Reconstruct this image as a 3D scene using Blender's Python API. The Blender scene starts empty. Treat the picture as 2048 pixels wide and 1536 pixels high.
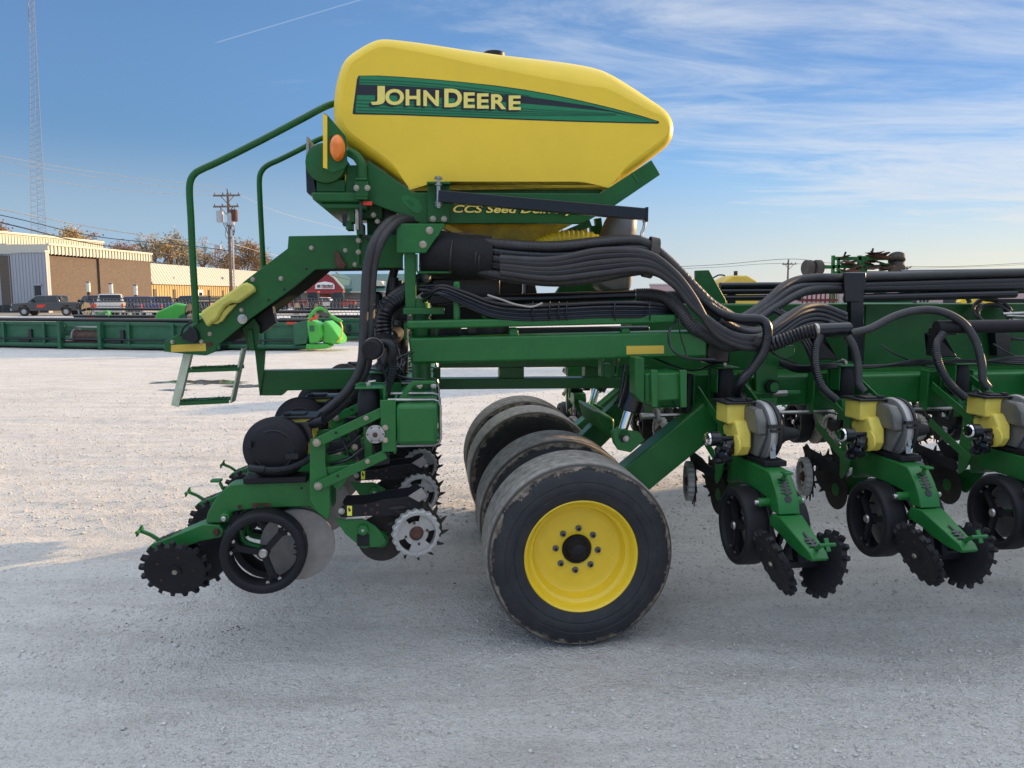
import bpy, bmesh, math, random
import numpy as np
from mathutils import Vector, Matrix, Euler
R = math.radians
sc = bpy.context.scene
COL = sc.collection
random.seed(7)

# ------------------------------------------------------------------ camera
F = 1539.0; CX, CY = 1024.0, 768.0
PITCH = R(6.45); CAMH = 1.85
cd = bpy.data.cameras.new('camera'); cam = bpy.data.objects.new('camera', cd); COL.objects.link(cam)
cam.location = (0, 0, CAMH); cam.rotation_euler = (R(90) - PITCH, 0, 0)
cd.sensor_width = 36; cd.lens = 36 * F / 2048; cd.clip_start = .05; cd.clip_end = 6000
sc.camera = cam

# ------------------------------------------------------------------ light
SUN_AZ, SUN_EL = R(58), R(11)            # azimuth from +Y towards +X
S = Vector((math.sin(SUN_AZ) * math.cos(SUN_EL), math.cos(SUN_AZ) * math.cos(SUN_EL), math.sin(SUN_EL)))
ld = bpy.data.lights.new('sun', 'SUN'); ld.energy = 2.1; ld.angle = R(.6); ld.color = (1, .66, .33)
sun = bpy.data.objects.new('sun', ld); COL.objects.link(sun); sun.rotation_euler = S.to_track_quat('Z', 'Y').to_euler()
sun.location = (30, 30, 20)

def pixdir(px, py):
    a, b = (px - CX) / F, (CY - py) / F
    return Vector((a, math.cos(PITCH) + b * math.sin(PITCH), -math.sin(PITCH) + b * math.cos(PITCH)))

w = bpy.data.worlds.new("World"); sc.world = w; w.use_nodes = True
nt = w.node_tree; N = nt.nodes; L = nt.links; N.clear()
def nd(t, **k):
    n = N.new(t)
    for a, b in k.items(): setattr(n, a, b)
    return n
out = nd('ShaderNodeOutputWorld'); bg = nd('ShaderNodeBackground'); L.new(bg.outputs[0], out.inputs[0])
sky = nd('ShaderNodeTexSky', sky_type='NISHITA'); sky.sun_disc = False
sky.sun_elevation = SUN_EL; sky.sun_rotation = SUN_AZ; sky.air_density = 1.0; sky.dust_density = .1; sky.ozone_density = 2.0; sky.altitude = 200
bg.inputs[1].default_value = .12
def M(op, a, b=None, c=None):
    n = nd('ShaderNodeMath', operation=op)
    for i, v in enumerate((a, b, c)):
        if v is None: continue
        if isinstance(v, (int, float)): n.inputs[i].default_value = v
        else: L.new(v, n.inputs[i])
    return n.outputs[0]
def VM(op, a, b=None):
    n = nd('ShaderNodeVectorMath', operation=op)
    for i, v in enumerate((a, b)):
        if v is None: continue
        if isinstance(v, (tuple, list, Vector)): n.inputs[i].default_value = tuple(v)
        else: L.new(v, n.inputs[i])
    return n
def ramp(v, a, b):
    n = nd('ShaderNodeMapRange', interpolation_type='SMOOTHSTEP'); L.new(v, n.inputs[0])
    n.inputs[1].default_value = a; n.inputs[2].default_value = b
    return n.outputs[0]
tc = nd('ShaderNodeTexCoord'); D = VM('NORMALIZE', tc.outputs['Generated']).outputs[0]
sep = nd('ShaderNodeSeparateXYZ'); L.new(D, sep.inputs[0])
zc = M('ADD', M('MAXIMUM', sep.outputs[2], 0), .11)
cmb = nd('ShaderNodeCombineXYZ'); L.new(M('DIVIDE', sep.outputs[0], zc), cmb.inputs[0]); L.new(M('DIVIDE', sep.outputs[1], zc), cmb.inputs[1])
mp = nd('ShaderNodeMapping'); L.new(cmb.outputs[0], mp.inputs[0]); mp.inputs['Rotation'].default_value = (0, 0, R(66)); mp.inputs['Scale'].default_value = (.55, 1.55, 1)
def noise(vec, scale, detail=8, rough=.6, dist=0, off=None):
    n = nd('ShaderNodeTexNoise'); n.inputs['Scale'].default_value = scale; n.inputs['Detail'].default_value = detail
    n.inputs['Roughness'].default_value = rough; n.inputs['Distortion'].default_value = dist
    if off: vec = VM('ADD', vec, off).outputs[0]
    L.new(vec, n.inputs['Vector']); return n.outputs[0]
n1 = noise(mp.outputs[0], 1.25, 12, .66, 1.6, (3.1, 1.7, 0)); n2 = noise(cmb.outputs[0], .42, 4, .5, .4, (5, 2, 0)); n3 = noise(mp.outputs[0], 4.2, 6, .6, .6, (1, 9, 0))
side = VM('DOT_PRODUCT', D, Vector((.86, .5, 0)).normalized()).outputs['Value']       # cirrus thickens towards the sun side
cover = M('ADD', M('MULTIPLY', n1, .9), M('MULTIPLY', n3, .28))
cover = M('ADD', cover, M('MULTIPLY', M('SUBTRACT', n2, .5), .8))
cover = M('ADD', cover, M('MULTIPLY', M('SUBTRACT', side, .66), .62))
cl = M('MULTIPLY', ramp(cover, .44, .95), .74)
low = ramp(sep.outputs[2], .22, .0)
hz = M('MULTIPLY', ramp(sep.outputs[2], .20, -.02), .82)           # pale haze band all round the horizon
cl = M('MAXIMUM', cl, hz)
veil = M('MINIMUM', M('MULTIPLY', ramp(sep.outputs[2], .32, .62), M('ADD', .82, M('MULTIPLY', n1, .35))), 1)      # the cirrus sheet goes on overhead
def trail(p0, p1, width, amt):
    a, b = pixdir(*p0).normalized(), pixdir(*p1).normalized(); n = a.cross(b).normalized(); mid = (a + b).normalized(); half = math.acos(max(-1, min(1, a.dot(b)))) / 2
    d = M('ABSOLUTE', VM('DOT_PRODUCT', D, n).outputs['Value']); l = VM('DOT_PRODUCT', D, mid).outputs['Value']
    return M('MULTIPLY', M('MULTIPLY', ramp(d, width, width * .2), ramp(l, math.cos(half * 1.03), math.cos(half * .93))), amt)
cl = M('MAXIMUM', cl, trail((430, 86), (760, -12), .0010, .22))
cl = M('MAXIMUM', cl, trail((1180, 122), (1540, 206), .006, .22))
mix = nd('ShaderNodeMix', data_type='RGBA'); L.new(cl, mix.inputs[0])
tint = nd('ShaderNodeMix', data_type='RGBA', blend_type='MULTIPLY'); tint.inputs[0].default_value = 1; L.new(sky.outputs[0], tint.inputs[6]); tint.inputs[7].default_value = (.30, .36, .45, 1)
dim = nd('ShaderNodeMix', data_type='RGBA', blend_type='MULTIPLY'); L.new(M('MAXIMUM', ramp(side, .2, 1.0), ramp(sep.outputs[2], .34, .02)), dim.inputs[0]); L.new(tint.outputs[2], dim.inputs[6]); dim.inputs[7].default_value = (.50, .57, .66, 1)
L.new(dim.outputs[2], mix.inputs[6])
cc = nd('ShaderNodeMix', data_type='RGBA'); L.new(ramp(sep.outputs[2], .18, .0), cc.inputs[0])
CLOUD = 1.0
cc.inputs[6].default_value = (1.75, 1.86, 2.02, 1)
hc = nd('ShaderNodeMix', data_type='RGBA'); L.new(ramp(side, .3, 1.0), hc.inputs[0]); hc.inputs[6].default_value = (.80, 1.30, 2.0, 1); hc.inputs[7].default_value = (2.3, 2.0, 1.62, 1); L.new(hc.outputs[2], cc.inputs[7])
L.new(cc.outputs[2], mix.inputs[7]); vm = nd('ShaderNodeMix', data_type='RGBA'); L.new(veil, vm.inputs[0]); L.new(mix.outputs[2], vm.inputs[6]); vm.inputs[7].default_value = (2.9, 3.15, 3.55, 1)
L.new(vm.outputs[2], bg.inputs[0])
sc.view_settings.view_transform = 'Standard'; sc.view_settings.look = 'None'; sc.view_settings.gamma = 1
sc.view_settings.use_curve_mapping = False; sc.view_settings.exposure = 1.88

# ------------------------------------------------------------------ materials
def mat(name, col, rough=.5, metal=0, var=.12, vscale=9, dust=0, dustcol=(.30, .27, .22), bump=0, bscale=60, coat=0, trans=0, alpha=1, emit=None, spec=.5):
    m = bpy.data.materials.new(name); m.use_nodes = True; t = m.node_tree; b = t.nodes['Principled BSDF']
    b.inputs['Roughness'].default_value = rough; b.inputs['Metallic'].default_value = metal
    b.inputs['Coat Weight'].default_value = coat; b.inputs['Coat Roughness'].default_value = .12
    b.inputs['Transmission Weight'].default_value = trans; b.inputs['Alpha'].default_value = alpha
    b.inputs['Specular IOR Level'].default_value = spec
    if emit: b.inputs['Emission Color'].default_value = (*emit[:3], 1); b.inputs['Emission Strength'].default_value = emit[3]
    tcn = t.nodes.new('ShaderNodeTexCoord')
    nz = t.nodes.new('ShaderNodeTexNoise'); nz.inputs['Scale'].default_value = vscale; nz.inputs['Detail'].default_value = 6; nz.inputs['Roughness'].default_value = .65
    t.links.new(tcn.outputs['Object'], nz.inputs['Vector'])
    mr = t.nodes.new('ShaderNodeMapRange'); mr.inputs[1].default_value = .3; mr.inputs[2].default_value = .7; mr.inputs[3].default_value = 1 - var; mr.inputs[4].default_value = 1 + var
    t.links.new(nz.outputs[0], mr.inputs[0])
    mx = t.nodes.new('ShaderNodeMix'); mx.data_type = 'RGBA'; mx.blend_type = 'MULTIPLY'; mx.inputs[0].default_value = 1; mx.inputs[6].default_value = (*col, 1)
    t.links.new(mr.outputs[0], mx.inputs[7]); last = mx.outputs[2]
    if dust:
        n2 = t.nodes.new('ShaderNodeTexNoise'); n2.inputs['Scale'].default_value = 5; n2.inputs['Detail'].default_value = 10; n2.inputs['Roughness'].default_value = .75
        t.links.new(tcn.outputs['Object'], n2.inputs['Vector'])
        r2 = t.nodes.new('ShaderNodeMapRange'); r2.inputs[1].default_value = .42; r2.inputs[2].default_value = .75; r2.inputs[3].default_value = dust * .25; r2.inputs[4].default_value = dust
        t.links.new(n2.outputs[0], r2.inputs[0])
        m2 = t.nodes.new('ShaderNodeMix'); m2.data_type = 'RGBA'; t.links.new(r2.outputs[0], m2.inputs[0]); t.links.new(last, m2.inputs[6]); m2.inputs[7].default_value = (*dustcol, 1)
        last = m2.outputs[2]
        r3 = t.nodes.new('ShaderNodeMapRange'); r3.inputs[3].default_value = rough; r3.inputs[4].default_value = min(1, rough + .5)
        t.links.new(r2.outputs[0], r3.inputs[0]); t.links.new(r3.outputs[0], b.inputs['Roughness'])
    t.links.new(last, b.inputs['Base Color'])
    if bump:
        n3 = t.nodes.new('ShaderNodeTexNoise'); n3.inputs['Scale'].default_value = bscale; n3.inputs['Detail'].default_value = 5; t.links.new(tcn.outputs['Object'], n3.inputs['Vector'])
        bn = t.nodes.new('ShaderNodeBump'); bn.inputs['Strength'].default_value = bump; bn.inputs['Distance'].default_value = .01
        t.links.new(n3.outputs[0], bn.inputs['Height']); t.links.new(bn.outputs[0], b.inputs['Normal'])
    return m
G = mat('green_paint', (.008, .094, .018), .40, var=.16, dust=.05, dustcol=(.12, .13, .08), bump=.05, spec=.35)
GR = mat('green_paint_unit', (.012, .130, .026), .38, var=.12, dust=.03, dustcol=(.12, .13, .08), bump=.05, spec=.4)
GL = mat('green_plastic_light', (.07, .42, .05), .35, var=.08)
GH = mat('header_green', (.012, .105, .045), .5, var=.2, vscale=3, dust=.08)
DST = mat('dark_steel', (.028, .022, .018), .7, .2, var=.4, vscale=25)
YT = mat('tank_yellow', (.82, .57, .030), .42, var=.05, vscale=3, dust=.04, dustcol=(.45, .36, .12))
YP = mat('yellow_paint', (.84, .57, .022), .38, var=.05, dust=.04, coat=.15)
YS = mat('seed_box_yellow', (.72, .58, .09), .45, var=.08, dust=.12)
YF = mat('faded_yellow_plastic', (.56, .52, .10), .6, var=.12, dust=.12, dustcol=(.40, .38, .14))
YD = mat('yellow_decal', (.62, .42, .05), .45, var=.08)
LET = mat('lettering_yellow', (.80, .68, .16), .5, var=.02)
BK = mat('black_plastic', (.008, .009, .012), .45, var=.25, dust=.04, dustcol=(.10, .10, .10), spec=.35)
BD = mat('black_dusty', (.007, .007, .010), .6, var=.3, dust=.11, dustcol=(.07, .068, .066), spec=.3)
BP = mat('black_paint', (.006, .007, .011), .28, var=.2)
HOSE = mat('hose_black', (.005, .006, .010), .33, var=.3, dust=.06, dustcol=(.035, .035, .042), bump=.05, bscale=40)
HOSEG = mat('hose_grey', (.020, .020, .023), .45, var=.3, vscale=20, dust=.30, dustcol=(.09, .085, .08))
DKD = mat('decal_black', (.012, .014, .022), .4, var=.03)
DKG = mat('decal_green', (.010, .20, .075), .4, var=.05)
DKG2 = mat('decal_green_dark', (.012, .085, .045), .4, var=.05)
STEEL = mat('zinc_steel', (.42, .41, .39), .35, 1, var=.25, vscale=30)
BOLT = mat('zinc_bolt', (.38, .34, .27), .42, .7, var=.3, vscale=60)
CHROME = mat('chrome_rod', (.75, .75, .76), .10, 1, var=.05)
DISC = mat('dull_disc_steel', (.30, .275, .26), .50, .35, var=.2, vscale=18, dust=.5, dustcol=(.23, .20, .18))
ALU = mat('cast_aluminium', (.40, .39, .38), .48, .35, var=.2, dust=.3)
RUST = mat('rusty_iron', (.085, .038, .026), .8, .2, var=.5, vscale=25)
RUBBER = mat('rubber', (.018, .018, .021), .60, var=.3, dust=.18, dustcol=(.09, .08, .07))
CLEAR = mat('smoky_clear_plastic', (.17, .165, .15), .25, var=.15, trans=.35)
UND = mat('underside_shade', (.008, .014, .010), .95, spec=.05)  # near-black colour stands in for the shade under the stair platform
GREY = mat('grey_casting', (.15, .15, .15), .5, .2, var=.15)
ORANGE = mat('amber_lens', (.85, .20, .01), .18, var=.2, vscale=30, coat=.5)
RED = mat('red_reflector', (.75, .05, .02), .35, var=.1)
REDP = mat('red_machinery_paint', (.36, .03, .02), .5, var=.25)
WHITE = mat('white_paint', (.72, .72, .72), .5, var=.05)
STK = mat('sticker_yellow', (.78, .76, .08), .5, var=.04)
SHEEN = mat('ladder_sheen_green', (.50, .56, .42), .38, .15, var=.2, vscale=18, dust=.2)  # sheen on the green stringers is put into this pale colour
WOOD = mat('pole_wood', (.15, .11, .085), .9, var=.3, vscale=4)
WIRE = mat('wire_aluminium', (.42, .41, .40), .5, .3); WIRED = mat('wire_black', (.03, .03, .035), .6)
GLASS = mat('dark_window_glass', (.02, .025, .03), .08, var=.1)
TAN = mat('road_film', (.25, .22, .18), .8)

# ------------------------------------------------------------------ mesh helpers
class MB:
    def __init__(s): s.v = []; s.f = []; s.mi = []
    def add(s, v, f, m=0):
        o = len(s.v); s.v += [tuple(x) for x in v]; s.f += [tuple(i + o for i in q) for q in f]; s.mi += [m] * len(f); return s
    def box(s, c, size, rot=None, m=0):
        hx, hy, hz = (x / 2 for x in size); c = Vector(c)
        vs = [Vector((x * hx, y * hy, z * hz)) for x in (-1, 1) for y in (-1, 1) for z in (-1, 1)]
        if rot is not None: vs = [rot @ v for v in vs]
        return s.add([v + c for v in vs], [(0, 1, 3, 2), (4, 6, 7, 5), (0, 4, 5, 1), (2, 3, 7, 6), (0, 2, 6, 4), (1, 5, 7, 3)], m)
    def beam(s, p0, p1, wd, ht, up=(0, 0, 1), m=0, w1=None, h1=None):
        p0, p1 = Vector(p0), Vector(p1); d = (p1 - p0).normalized(); sd = d.cross(Vector(up))
        if sd.length < 1e-4: sd = d.cross(Vector((0, 1, 0)))
        sd.normalize(); u = sd.cross(d).normalized(); vs = []
        for p, a, b in ((p0, wd, ht), (p1, w1 or wd, h1 or ht)):
            for x, y in ((-1, -1), (1, -1), (1, 1), (-1, 1)): vs.append(p + sd * x * a / 2 + u * y * b / 2)
        return s.add(vs, [(0, 3, 2, 1), (4, 5, 6, 7), (0, 1, 5, 4), (1, 2, 6, 5), (2, 3, 7, 6), (3, 0, 4, 7)], m)
    def prism(s, poly, y0, y1, m=0):            # poly in (x, z), extruded along y
        a = sum(poly[i][0] * poly[(i + 1) % len(poly)][1] - poly[(i + 1) % len(poly)][0] * poly[i][1] for i in range(len(poly)))
        if a < 0: poly = poly[::-1]
        n = len(poly); vs = [(p[0], y0, p[1]) for p in poly] + [(p[0], y1, p[1]) for p in poly]
        return s.add(vs, [tuple(range(n)), tuple(range(2 * n - 1, n - 1, -1))] + [(i, n + i, n + (i + 1) % n, (i + 1) % n) for i in range(n)], m)
    def lathe(s, prof, c=(0, 0, 0), axis=(0, 1, 0), n=32, m=0, closed=False, a0=0, a1=None, caps=True):   # prof: (radius, height along axis)
        q = Vector((0, 0, 1)).rotation_difference(Vector(axis).normalized()); c = Vector(c); k = len(prof); vs = []; fs = []
        full = a1 is None; nn = n if full else n + 1
        for i in range(nn):
            t = a0 + (2 * math.pi if full else (a1 - a0)) * i / n; ct, st = math.cos(t), math.sin(t)
            for r, h in prof: vs.append(q @ Vector((r * ct, r * st, h)) + c)
        for i in range(n):
            j = (i + 1) % n if full else i + 1
            for a in range(k if closed else k - 1):
                b = (a + 1) % k; fs.append((i * k + a, j * k + a, j * k + b, i * k + b))
        if caps and not closed and full:
            for a in (0, k - 1):
                if prof[a][0] > 1e-5:
                    ring = tuple(i * k + a for i in range(n)); fs.append(ring if a else ring[::-1])
        return s.add(vs, fs, m)
    def cyl(s, p0, p1, r, n=16, m=0, r1=None):
        p0, p1 = Vector(p0), Vector(p1); return s.lathe([(r, 0), (r if r1 is None else r1, (p1 - p0).length)], p0, p1 - p0, n, m)
    def hexb(s, c, axis, r, h=.008, m=0, washer=True):
        ax = Vector(axis).normalized(); c = Vector(c)
        if washer: s.lathe([(r * 1.22, 0), (r * 1.22, h * .3)], c, ax, 14, m)
        return s.lathe([(r, 0), (r, h), (r * .8, h * 1.15)], c, ax, 6, m)
    def tube(s, pts, r, n=10, rib=0, rr=.12, m=0, caps=True):
        if rib:
            P = resample(pts, rib / 2)
        else: P = [Vector(p) for p in pts]
        k = len(P); T = [(P[min(i + 1, k - 1)] - P[max(i - 1, 0)]).normalized() for i in range(k)]
        u = T[0].cross(Vector((0, 0, 1)))
        if u.length < .05: u = T[0].cross(Vector((0, 1, 0)))
        u.normalize(); vs = []; fs = []
        for i in range(k):
            u = (u - T[i] * u.dot(T[i])).normalized(); v = T[i].cross(u)
            q = r * (1 - rr if (rib and i % 2) else 1)
            for j in range(n):
                a = 2 * math.pi * j / n; vs.append(P[i] + (u * math.cos(a) + v * math.sin(a)) * q)
        for i in range(k - 1):
            for j in range(n): fs.append((i * n + j, i * n + (j + 1) % n, (i + 1) * n + (j + 1) % n, (i + 1) * n + j))
        if caps: fs.append(tuple(range(n))[::-1]); fs.append(tuple((k - 1) * n + j for j in range(n)))
        return s.add(vs, fs, m)
    def mesh(s, name, mats, smooth=35):
        me = bpy.data.meshes.new(name); me.from_pydata(s.v, [], s.f)
        for x in (mats if isinstance(mats, (list, tuple)) else [mats]): me.materials.append(x)
        if any(s.mi): me.polygons.foreach_set('material_index', s.mi)
        if smooth:
            me.polygons.foreach_set('use_smooth', [True] * len(me.polygons)); me.update()
            me.set_sharp_from_angle(angle=R(smooth))
        me.update(); return me
    def obj(s, name, mats, parent=None, smooth=35, bevel=0, fix=False, label=None, kind=None, loc=None, rot=None):
        me = s.mesh(name, mats, smooth)
        if fix:
            b = bmesh.new(); b.from_mesh(me); bmesh.ops.recalc_face_normals(b, faces=b.faces); b.to_mesh(me); b.free()
        o = bpy.data.objects.new(name, me); COL.objects.link(o)
        if parent is not None: o.parent = parent
        if bevel:
            mo = o.modifiers.new('bevel', 'BEVEL'); mo.width = bevel; mo.segments = 2; mo.limit_method = 'ANGLE'; mo.angle_limit = R(40); mo.harden_normals = False
        if label: o['label'] = label
        if kind: o['kind'] = kind
        if loc is not None: o.location = loc
        if rot is not None: o.rotation_euler = rot
        return o
def cr(pts, n=8):                                  # Catmull-Rom
    P = [Vector(p) for p in pts]; P = [P[0] * 2 - P[1]] + P + [P[-1] * 2 - P[-2]]; o = []
    for i in range(1, len(P) - 2):
        a, b, c, d = P[i - 1:i + 3]
        for k in range(n):
            t = k / n; o.append(.5 * ((2 * b) + (c - a) * t + (2 * a - 5 * b + 4 * c - d) * t * t + (3 * b - a - 3 * c + d) * t ** 3))
    o.append(P[-2]); return o
def resample(pts, step):
    P = [Vector(p) for p in pts]; o = [P[0]]; acc = 0
    for a, b in zip(P, P[1:]):
        l = (b - a).length; t = step - acc
        while t <= l and l > 0: o.append(a.lerp(b, t / l)); t += step
        acc = (acc + l) % step
    o.append(P[-1]); return o
def tag(o, label=None, cat=None, group=None, kind=None):
    for k, v in (('label', label), ('category', cat), ('group', group), ('kind', kind)):
        if v: o[k] = v
    return o
def empty(name, loc=(0, 0, 0), rz=0, parent=None, label=None, cat=None, group=None):
    o = bpy.data.objects.new(name, None); COL.objects.link(o); o.location = loc; o.rotation_euler = (0, 0, rz); o.empty_display_size = .1
    if parent: o.parent = parent
    return tag(o, label, cat, group)
def copy_tree(o, parent=None):
    kids = [c for c in o.children]
    c = o.copy(); COL.objects.link(c)
    if parent is not None: c.parent = parent
    for ch in kids: copy_tree(ch, c)
    return c
def text_mesh(s, name, bold=0, shear=0, extr=.001):      # returns mesh normalised to unit width in x, height 1 in z, facing -y
    cu = bpy.data.curves.new(name, 'FONT'); cu.body = s; cu.extrude = extr; cu.offset = bold; cu.shear = shear; cu.resolution_u = 4
    o = bpy.data.objects.new(name, cu); COL.objects.link(o)
    dg = bpy.context.evaluated_depsgraph_get(); me = bpy.data.meshes.new_from_object(o.evaluated_get(dg)); bpy.data.objects.remove(o)
    co = np.array([v.co[:] for v in me.vertices]); mn, mxx = co.min(0), co.max(0)
    return me, co, mn, mxx
def text(s, name, m, parent, origin, ex, ez, thick=.002, bold=.01, shear=0, label=None):
    """lettering whose bounding box spans ex (right) and ez (up) from origin"""
    me, co, mn, mxx = text_mesh(s, name, bold, shear)
    o3, ex, ez = Vector(origin), Vector(ex), Vector(ez); nn = ex.cross(ez).normalized()
    for v, c in zip(me.vertices, co):
        a = (c - mn) / (mxx - mn); v.co = o3 + ex * a[0] + ez * a[1] + nn * (thick * a[2])
    me.materials.clear(); me.materials.append(m); me.name = name
    o = bpy.data.objects.new(name, me); COL.objects.link(o)
    if parent is not None: o.parent = parent
    if label: o['label'] = label
    return o

class Frame:                                       # a vertical-axis frame standing at `o`, turned by `yaw`
    def __init__(s, o, yaw): s.o = Vector((o[0], o[1], 0)); s.yaw = yaw; s.l = Vector((math.cos(yaw), math.sin(yaw), 0)); s.u = Vector((-math.sin(yaw), math.cos(yaw), 0))
    def w(s, px, py, y):                           # the point of the frame's plane y that the photograph shows at (px, py)
        d = pixdir(px, py); c = Vector((0, 0, CAMH)) - s.o
        t = (y - c.dot(s.u)) / d.dot(s.u); p = c + d * t
        return Vector((p.dot(s.l), y, p.z))
    def world(s, p): return s.o + s.l * p[0] + s.u * p[1] + Vector((0, 0, p[2]))
    def local(s, q): q = Vector(q) - s.o; return Vector((q.dot(s.l), q.dot(s.u), q.z))
def floor_at(px, py):
    d = pixdir(px, py); t = -CAMH / d.z; return Vector((0, 0, CAMH)) + d * t
def at_dist(px, py, Y):
    d = pixdir(px, py); return Vector((0, 0, CAMH)) + d * (Y / d.y)
# ------------------------------------------------------------------ ground
def vnoise(x, y, seed):
    xi, yi = np.floor(x).astype(np.int64), np.floor(y).astype(np.int64); xf, yf = x - xi, y - yi
    def h(a, b):
        n = (a * 374761393 + b * 668265263 + seed * 1274126177) & 0x7fffffff
        n = ((n ^ (n >> 13)) * 1274126177) & 0x7fffffff
        return ((n ^ (n >> 16)) & 0xffff) / 65535.0
    u, v = xf * xf * (3 - 2 * xf), yf * yf * (3 - 2 * yf)
    return (h(xi, yi) * (1 - u) + h(xi + 1, yi) * u) * (1 - v) + (h(xi, yi + 1) * (1 - u) + h(xi + 1, yi + 1) * u) * v
def gz(x, y):
    x = np.asarray(x, float); y = np.asarray(y, float)
    z = (vnoise(x * .55, y * .8, 1) - .5) * .022 + (vnoise(x * .8 + y * .1, y * 3.4, 2) - .5) * .020 + (vnoise(x * 7, y * 9, 3) - .5) * .009 + (vnoise(x * 19, y * 23, 4) - .5) * .006
    for a, b2, c2, dpt in ((3.55, .10, .006, .010), (5.15, .09, .004, .012), (6.9, .05, -.004, .010), (8.6, .02, .003, .014), (11.0, -.03, .002, .014), (4.3, -.12, .0, .006)):
        q = y - (a + b2 * x + c2 * x * x); z = z - dpt * np.exp(-(q / .16) ** 2) + dpt * .6 * np.exp(-((np.abs(q) - .26) / .08) ** 2)
    far = np.clip((np.hypot(x, y - 8) - 14) / 30, 0, 1)
    return z * (1 - far) - .006
def axis(lo, hi, step, flo, fhi, grow=1.12):
    c = list(np.arange(lo, hi + 1e-6, step)); s = step; a = hi
    while a < fhi: s *= grow; a += s; c.append(a)
    s = step; a = lo; pre = []
    while a > flo: s *= grow; a -= s; pre.append(a)
    return np.array(pre[::-1] + c)
xs = axis(-6.5, 6.5, .035, -2500, 2500); ys = axis(2.2, 15, .035, -2500, 2500)
X, Yg = np.meshgrid(xs, ys); Z = gz(X, Yg); nx, ny = len(xs), len(ys)
me = bpy.data.meshes.new('gravel_lot'); me.vertices.add(nx * ny); me.vertices.foreach_set('co', np.stack([X, Yg, Z], -1).reshape(-1).astype(np.float32))
ii = (np.arange(ny - 1)[:, None] * nx + np.arange(nx - 1)[None]).reshape(-1); q = np.stack([ii, ii + 1, ii + nx + 1, ii + nx], -1).reshape(-1)
nq = len(ii); me.loops.add(nq * 4); me.loops.foreach_set('vertex_index', q.astype(np.int32)); me.polygons.add(nq)
me.polygons.foreach_set('loop_start', (np.arange(nq) * 4).astype(np.int32)); me.polygons.foreach_set('use_smooth', [True] * nq); me.update(calc_edges=True)
gm = bpy.data.materials.new('crushed_limestone'); gm.use_nodes = True; t = gm.node_tree; b = t.nodes['Principled BSDF']; b.inputs['Roughness'].default_value = .93; b.inputs['Specular IOR Level'].default_value = .2
def gn(scale, detail, rough, typ='ShaderNodeTexNoise'):
    n = t.nodes.new(typ); n.inputs['Scale'].default_value = scale
    if typ == 'ShaderNodeTexNoise': n.inputs['Detail'].default_value = detail; n.inputs['Roughness'].default_value = rough
    t.links.new(tcg.outputs['Object'], n.inputs['Vector']); return n
tcg = t.nodes.new('ShaderNodeTexCoord')
def gmap(s, a, b, c, d):
    n = t.nodes.new('ShaderNodeMapRange'); t.links.new(s, n.inputs[0])
    for i, v in enumerate((a, b, c, d)): n.inputs[i + 1].default_value = v
    return n.outputs[0]
def gmix(fac, a, b, bt='MIX'):
    n = t.nodes.new('ShaderNodeMix'); n.data_type = 'RGBA'; n.blend_type = bt
    if isinstance(fac, (int, float)): n.inputs[0].default_value = fac
    else: t.links.new(fac, n.inputs[0])
    for i, v in ((6, a), (7, b)):
        if isinstance(v, tuple): n.inputs[i].default_value = (*v, 1)
        else: t.links.new(v, n.inputs[i])
    return n.outputs[2]
big, mid, fine, vf = gn(.35, 6, .6), gn(2.6, 7, .65), gn(28, 5, .7), gn(140, 3, .7)
vor = gn(75, 0, 0, 'ShaderNodeTexVoronoi')
c = gmix(gmap(big.outputs[0], .35, .68, 0, 1), (.74, .705, .66), (.66, .625, .58))
c = gmix(gmap(mid.outputs[0], .46, .72, 0, .75), c, (.53, .495, .455))
c = gmix(gmap(fine.outputs[0], .50, .70, 0, .6), c, (.44, .415, .385))
c = gmix(gmap(vor.outputs['Color'], 0, 1, 0, .55), c, (.78, .76, .74))
mpg = t.nodes.new('ShaderNodeMapping'); mpg.inputs['Scale'].default_value = (.45, 2.6, 1); mpg.inputs['Rotation'].default_value = (0, 0, R(9)); t.links.new(tcg.outputs['Object'], mpg.inputs[0])
trk = t.nodes.new('ShaderNodeTexNoise'); trk.inputs['Scale'].default_value = 1.3; trk.inputs['Detail'].default_value = 7; trk.inputs['Roughness'].default_value = .62; trk.inputs['Distortion'].default_value = .5; t.links.new(mpg.outputs[0], trk.inputs['Vector'])
c = gmix(gmap(trk.outputs[0], .48, .66, 0, .45), c, (.48, .45, .42))
c = gmix(gmap(trk.outputs[0], .46, .34, 0, .5), c, (.76, .73, .695))
spk = gn(48, 3, .8); c = gmix(gmap(spk.outputs[0], .56, .70, 0, .75), c, (.27, .25, .23))
t.links.new(c, b.inputs['Base Color'])
def gmath(op, a, b2):
    n = t.nodes.new('ShaderNodeMath'); n.operation = op
    for i, v in enumerate((a, b2)):
        if isinstance(v, (int, float)): n.inputs[i].default_value = v
        else: t.links.new(v, n.inputs[i])
    return n.outputs[0]
h = gmath('ADD', gmath('MULTIPLY', fine.outputs[0], .9), gmath('MULTIPLY', vf.outputs[0], .35))
m12 = gn(11, 5, .7); h = gmath('ADD', h, gmath('MULTIPLY', m12.outputs[0], 1.3)); h = gmath('ADD', h, gmath('MULTIPLY', vor.outputs['Distance'], -.35)); h = gmath('ADD', h, gmath('MULTIPLY', mid.outputs[0], 1.5))
bn = t.nodes.new('ShaderNodeBump'); bn.inputs['Strength'].default_value = .9; bn.inputs['Distance'].default_value = .040; t.links.new(h, bn.inputs['Height']); t.links.new(bn.outputs[0], b.inputs['Normal'])
me.materials.append(gm); go = bpy.data.objects.new('gravel_lot', me); COL.objects.link(go); go['kind'] = 'structure'

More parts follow.
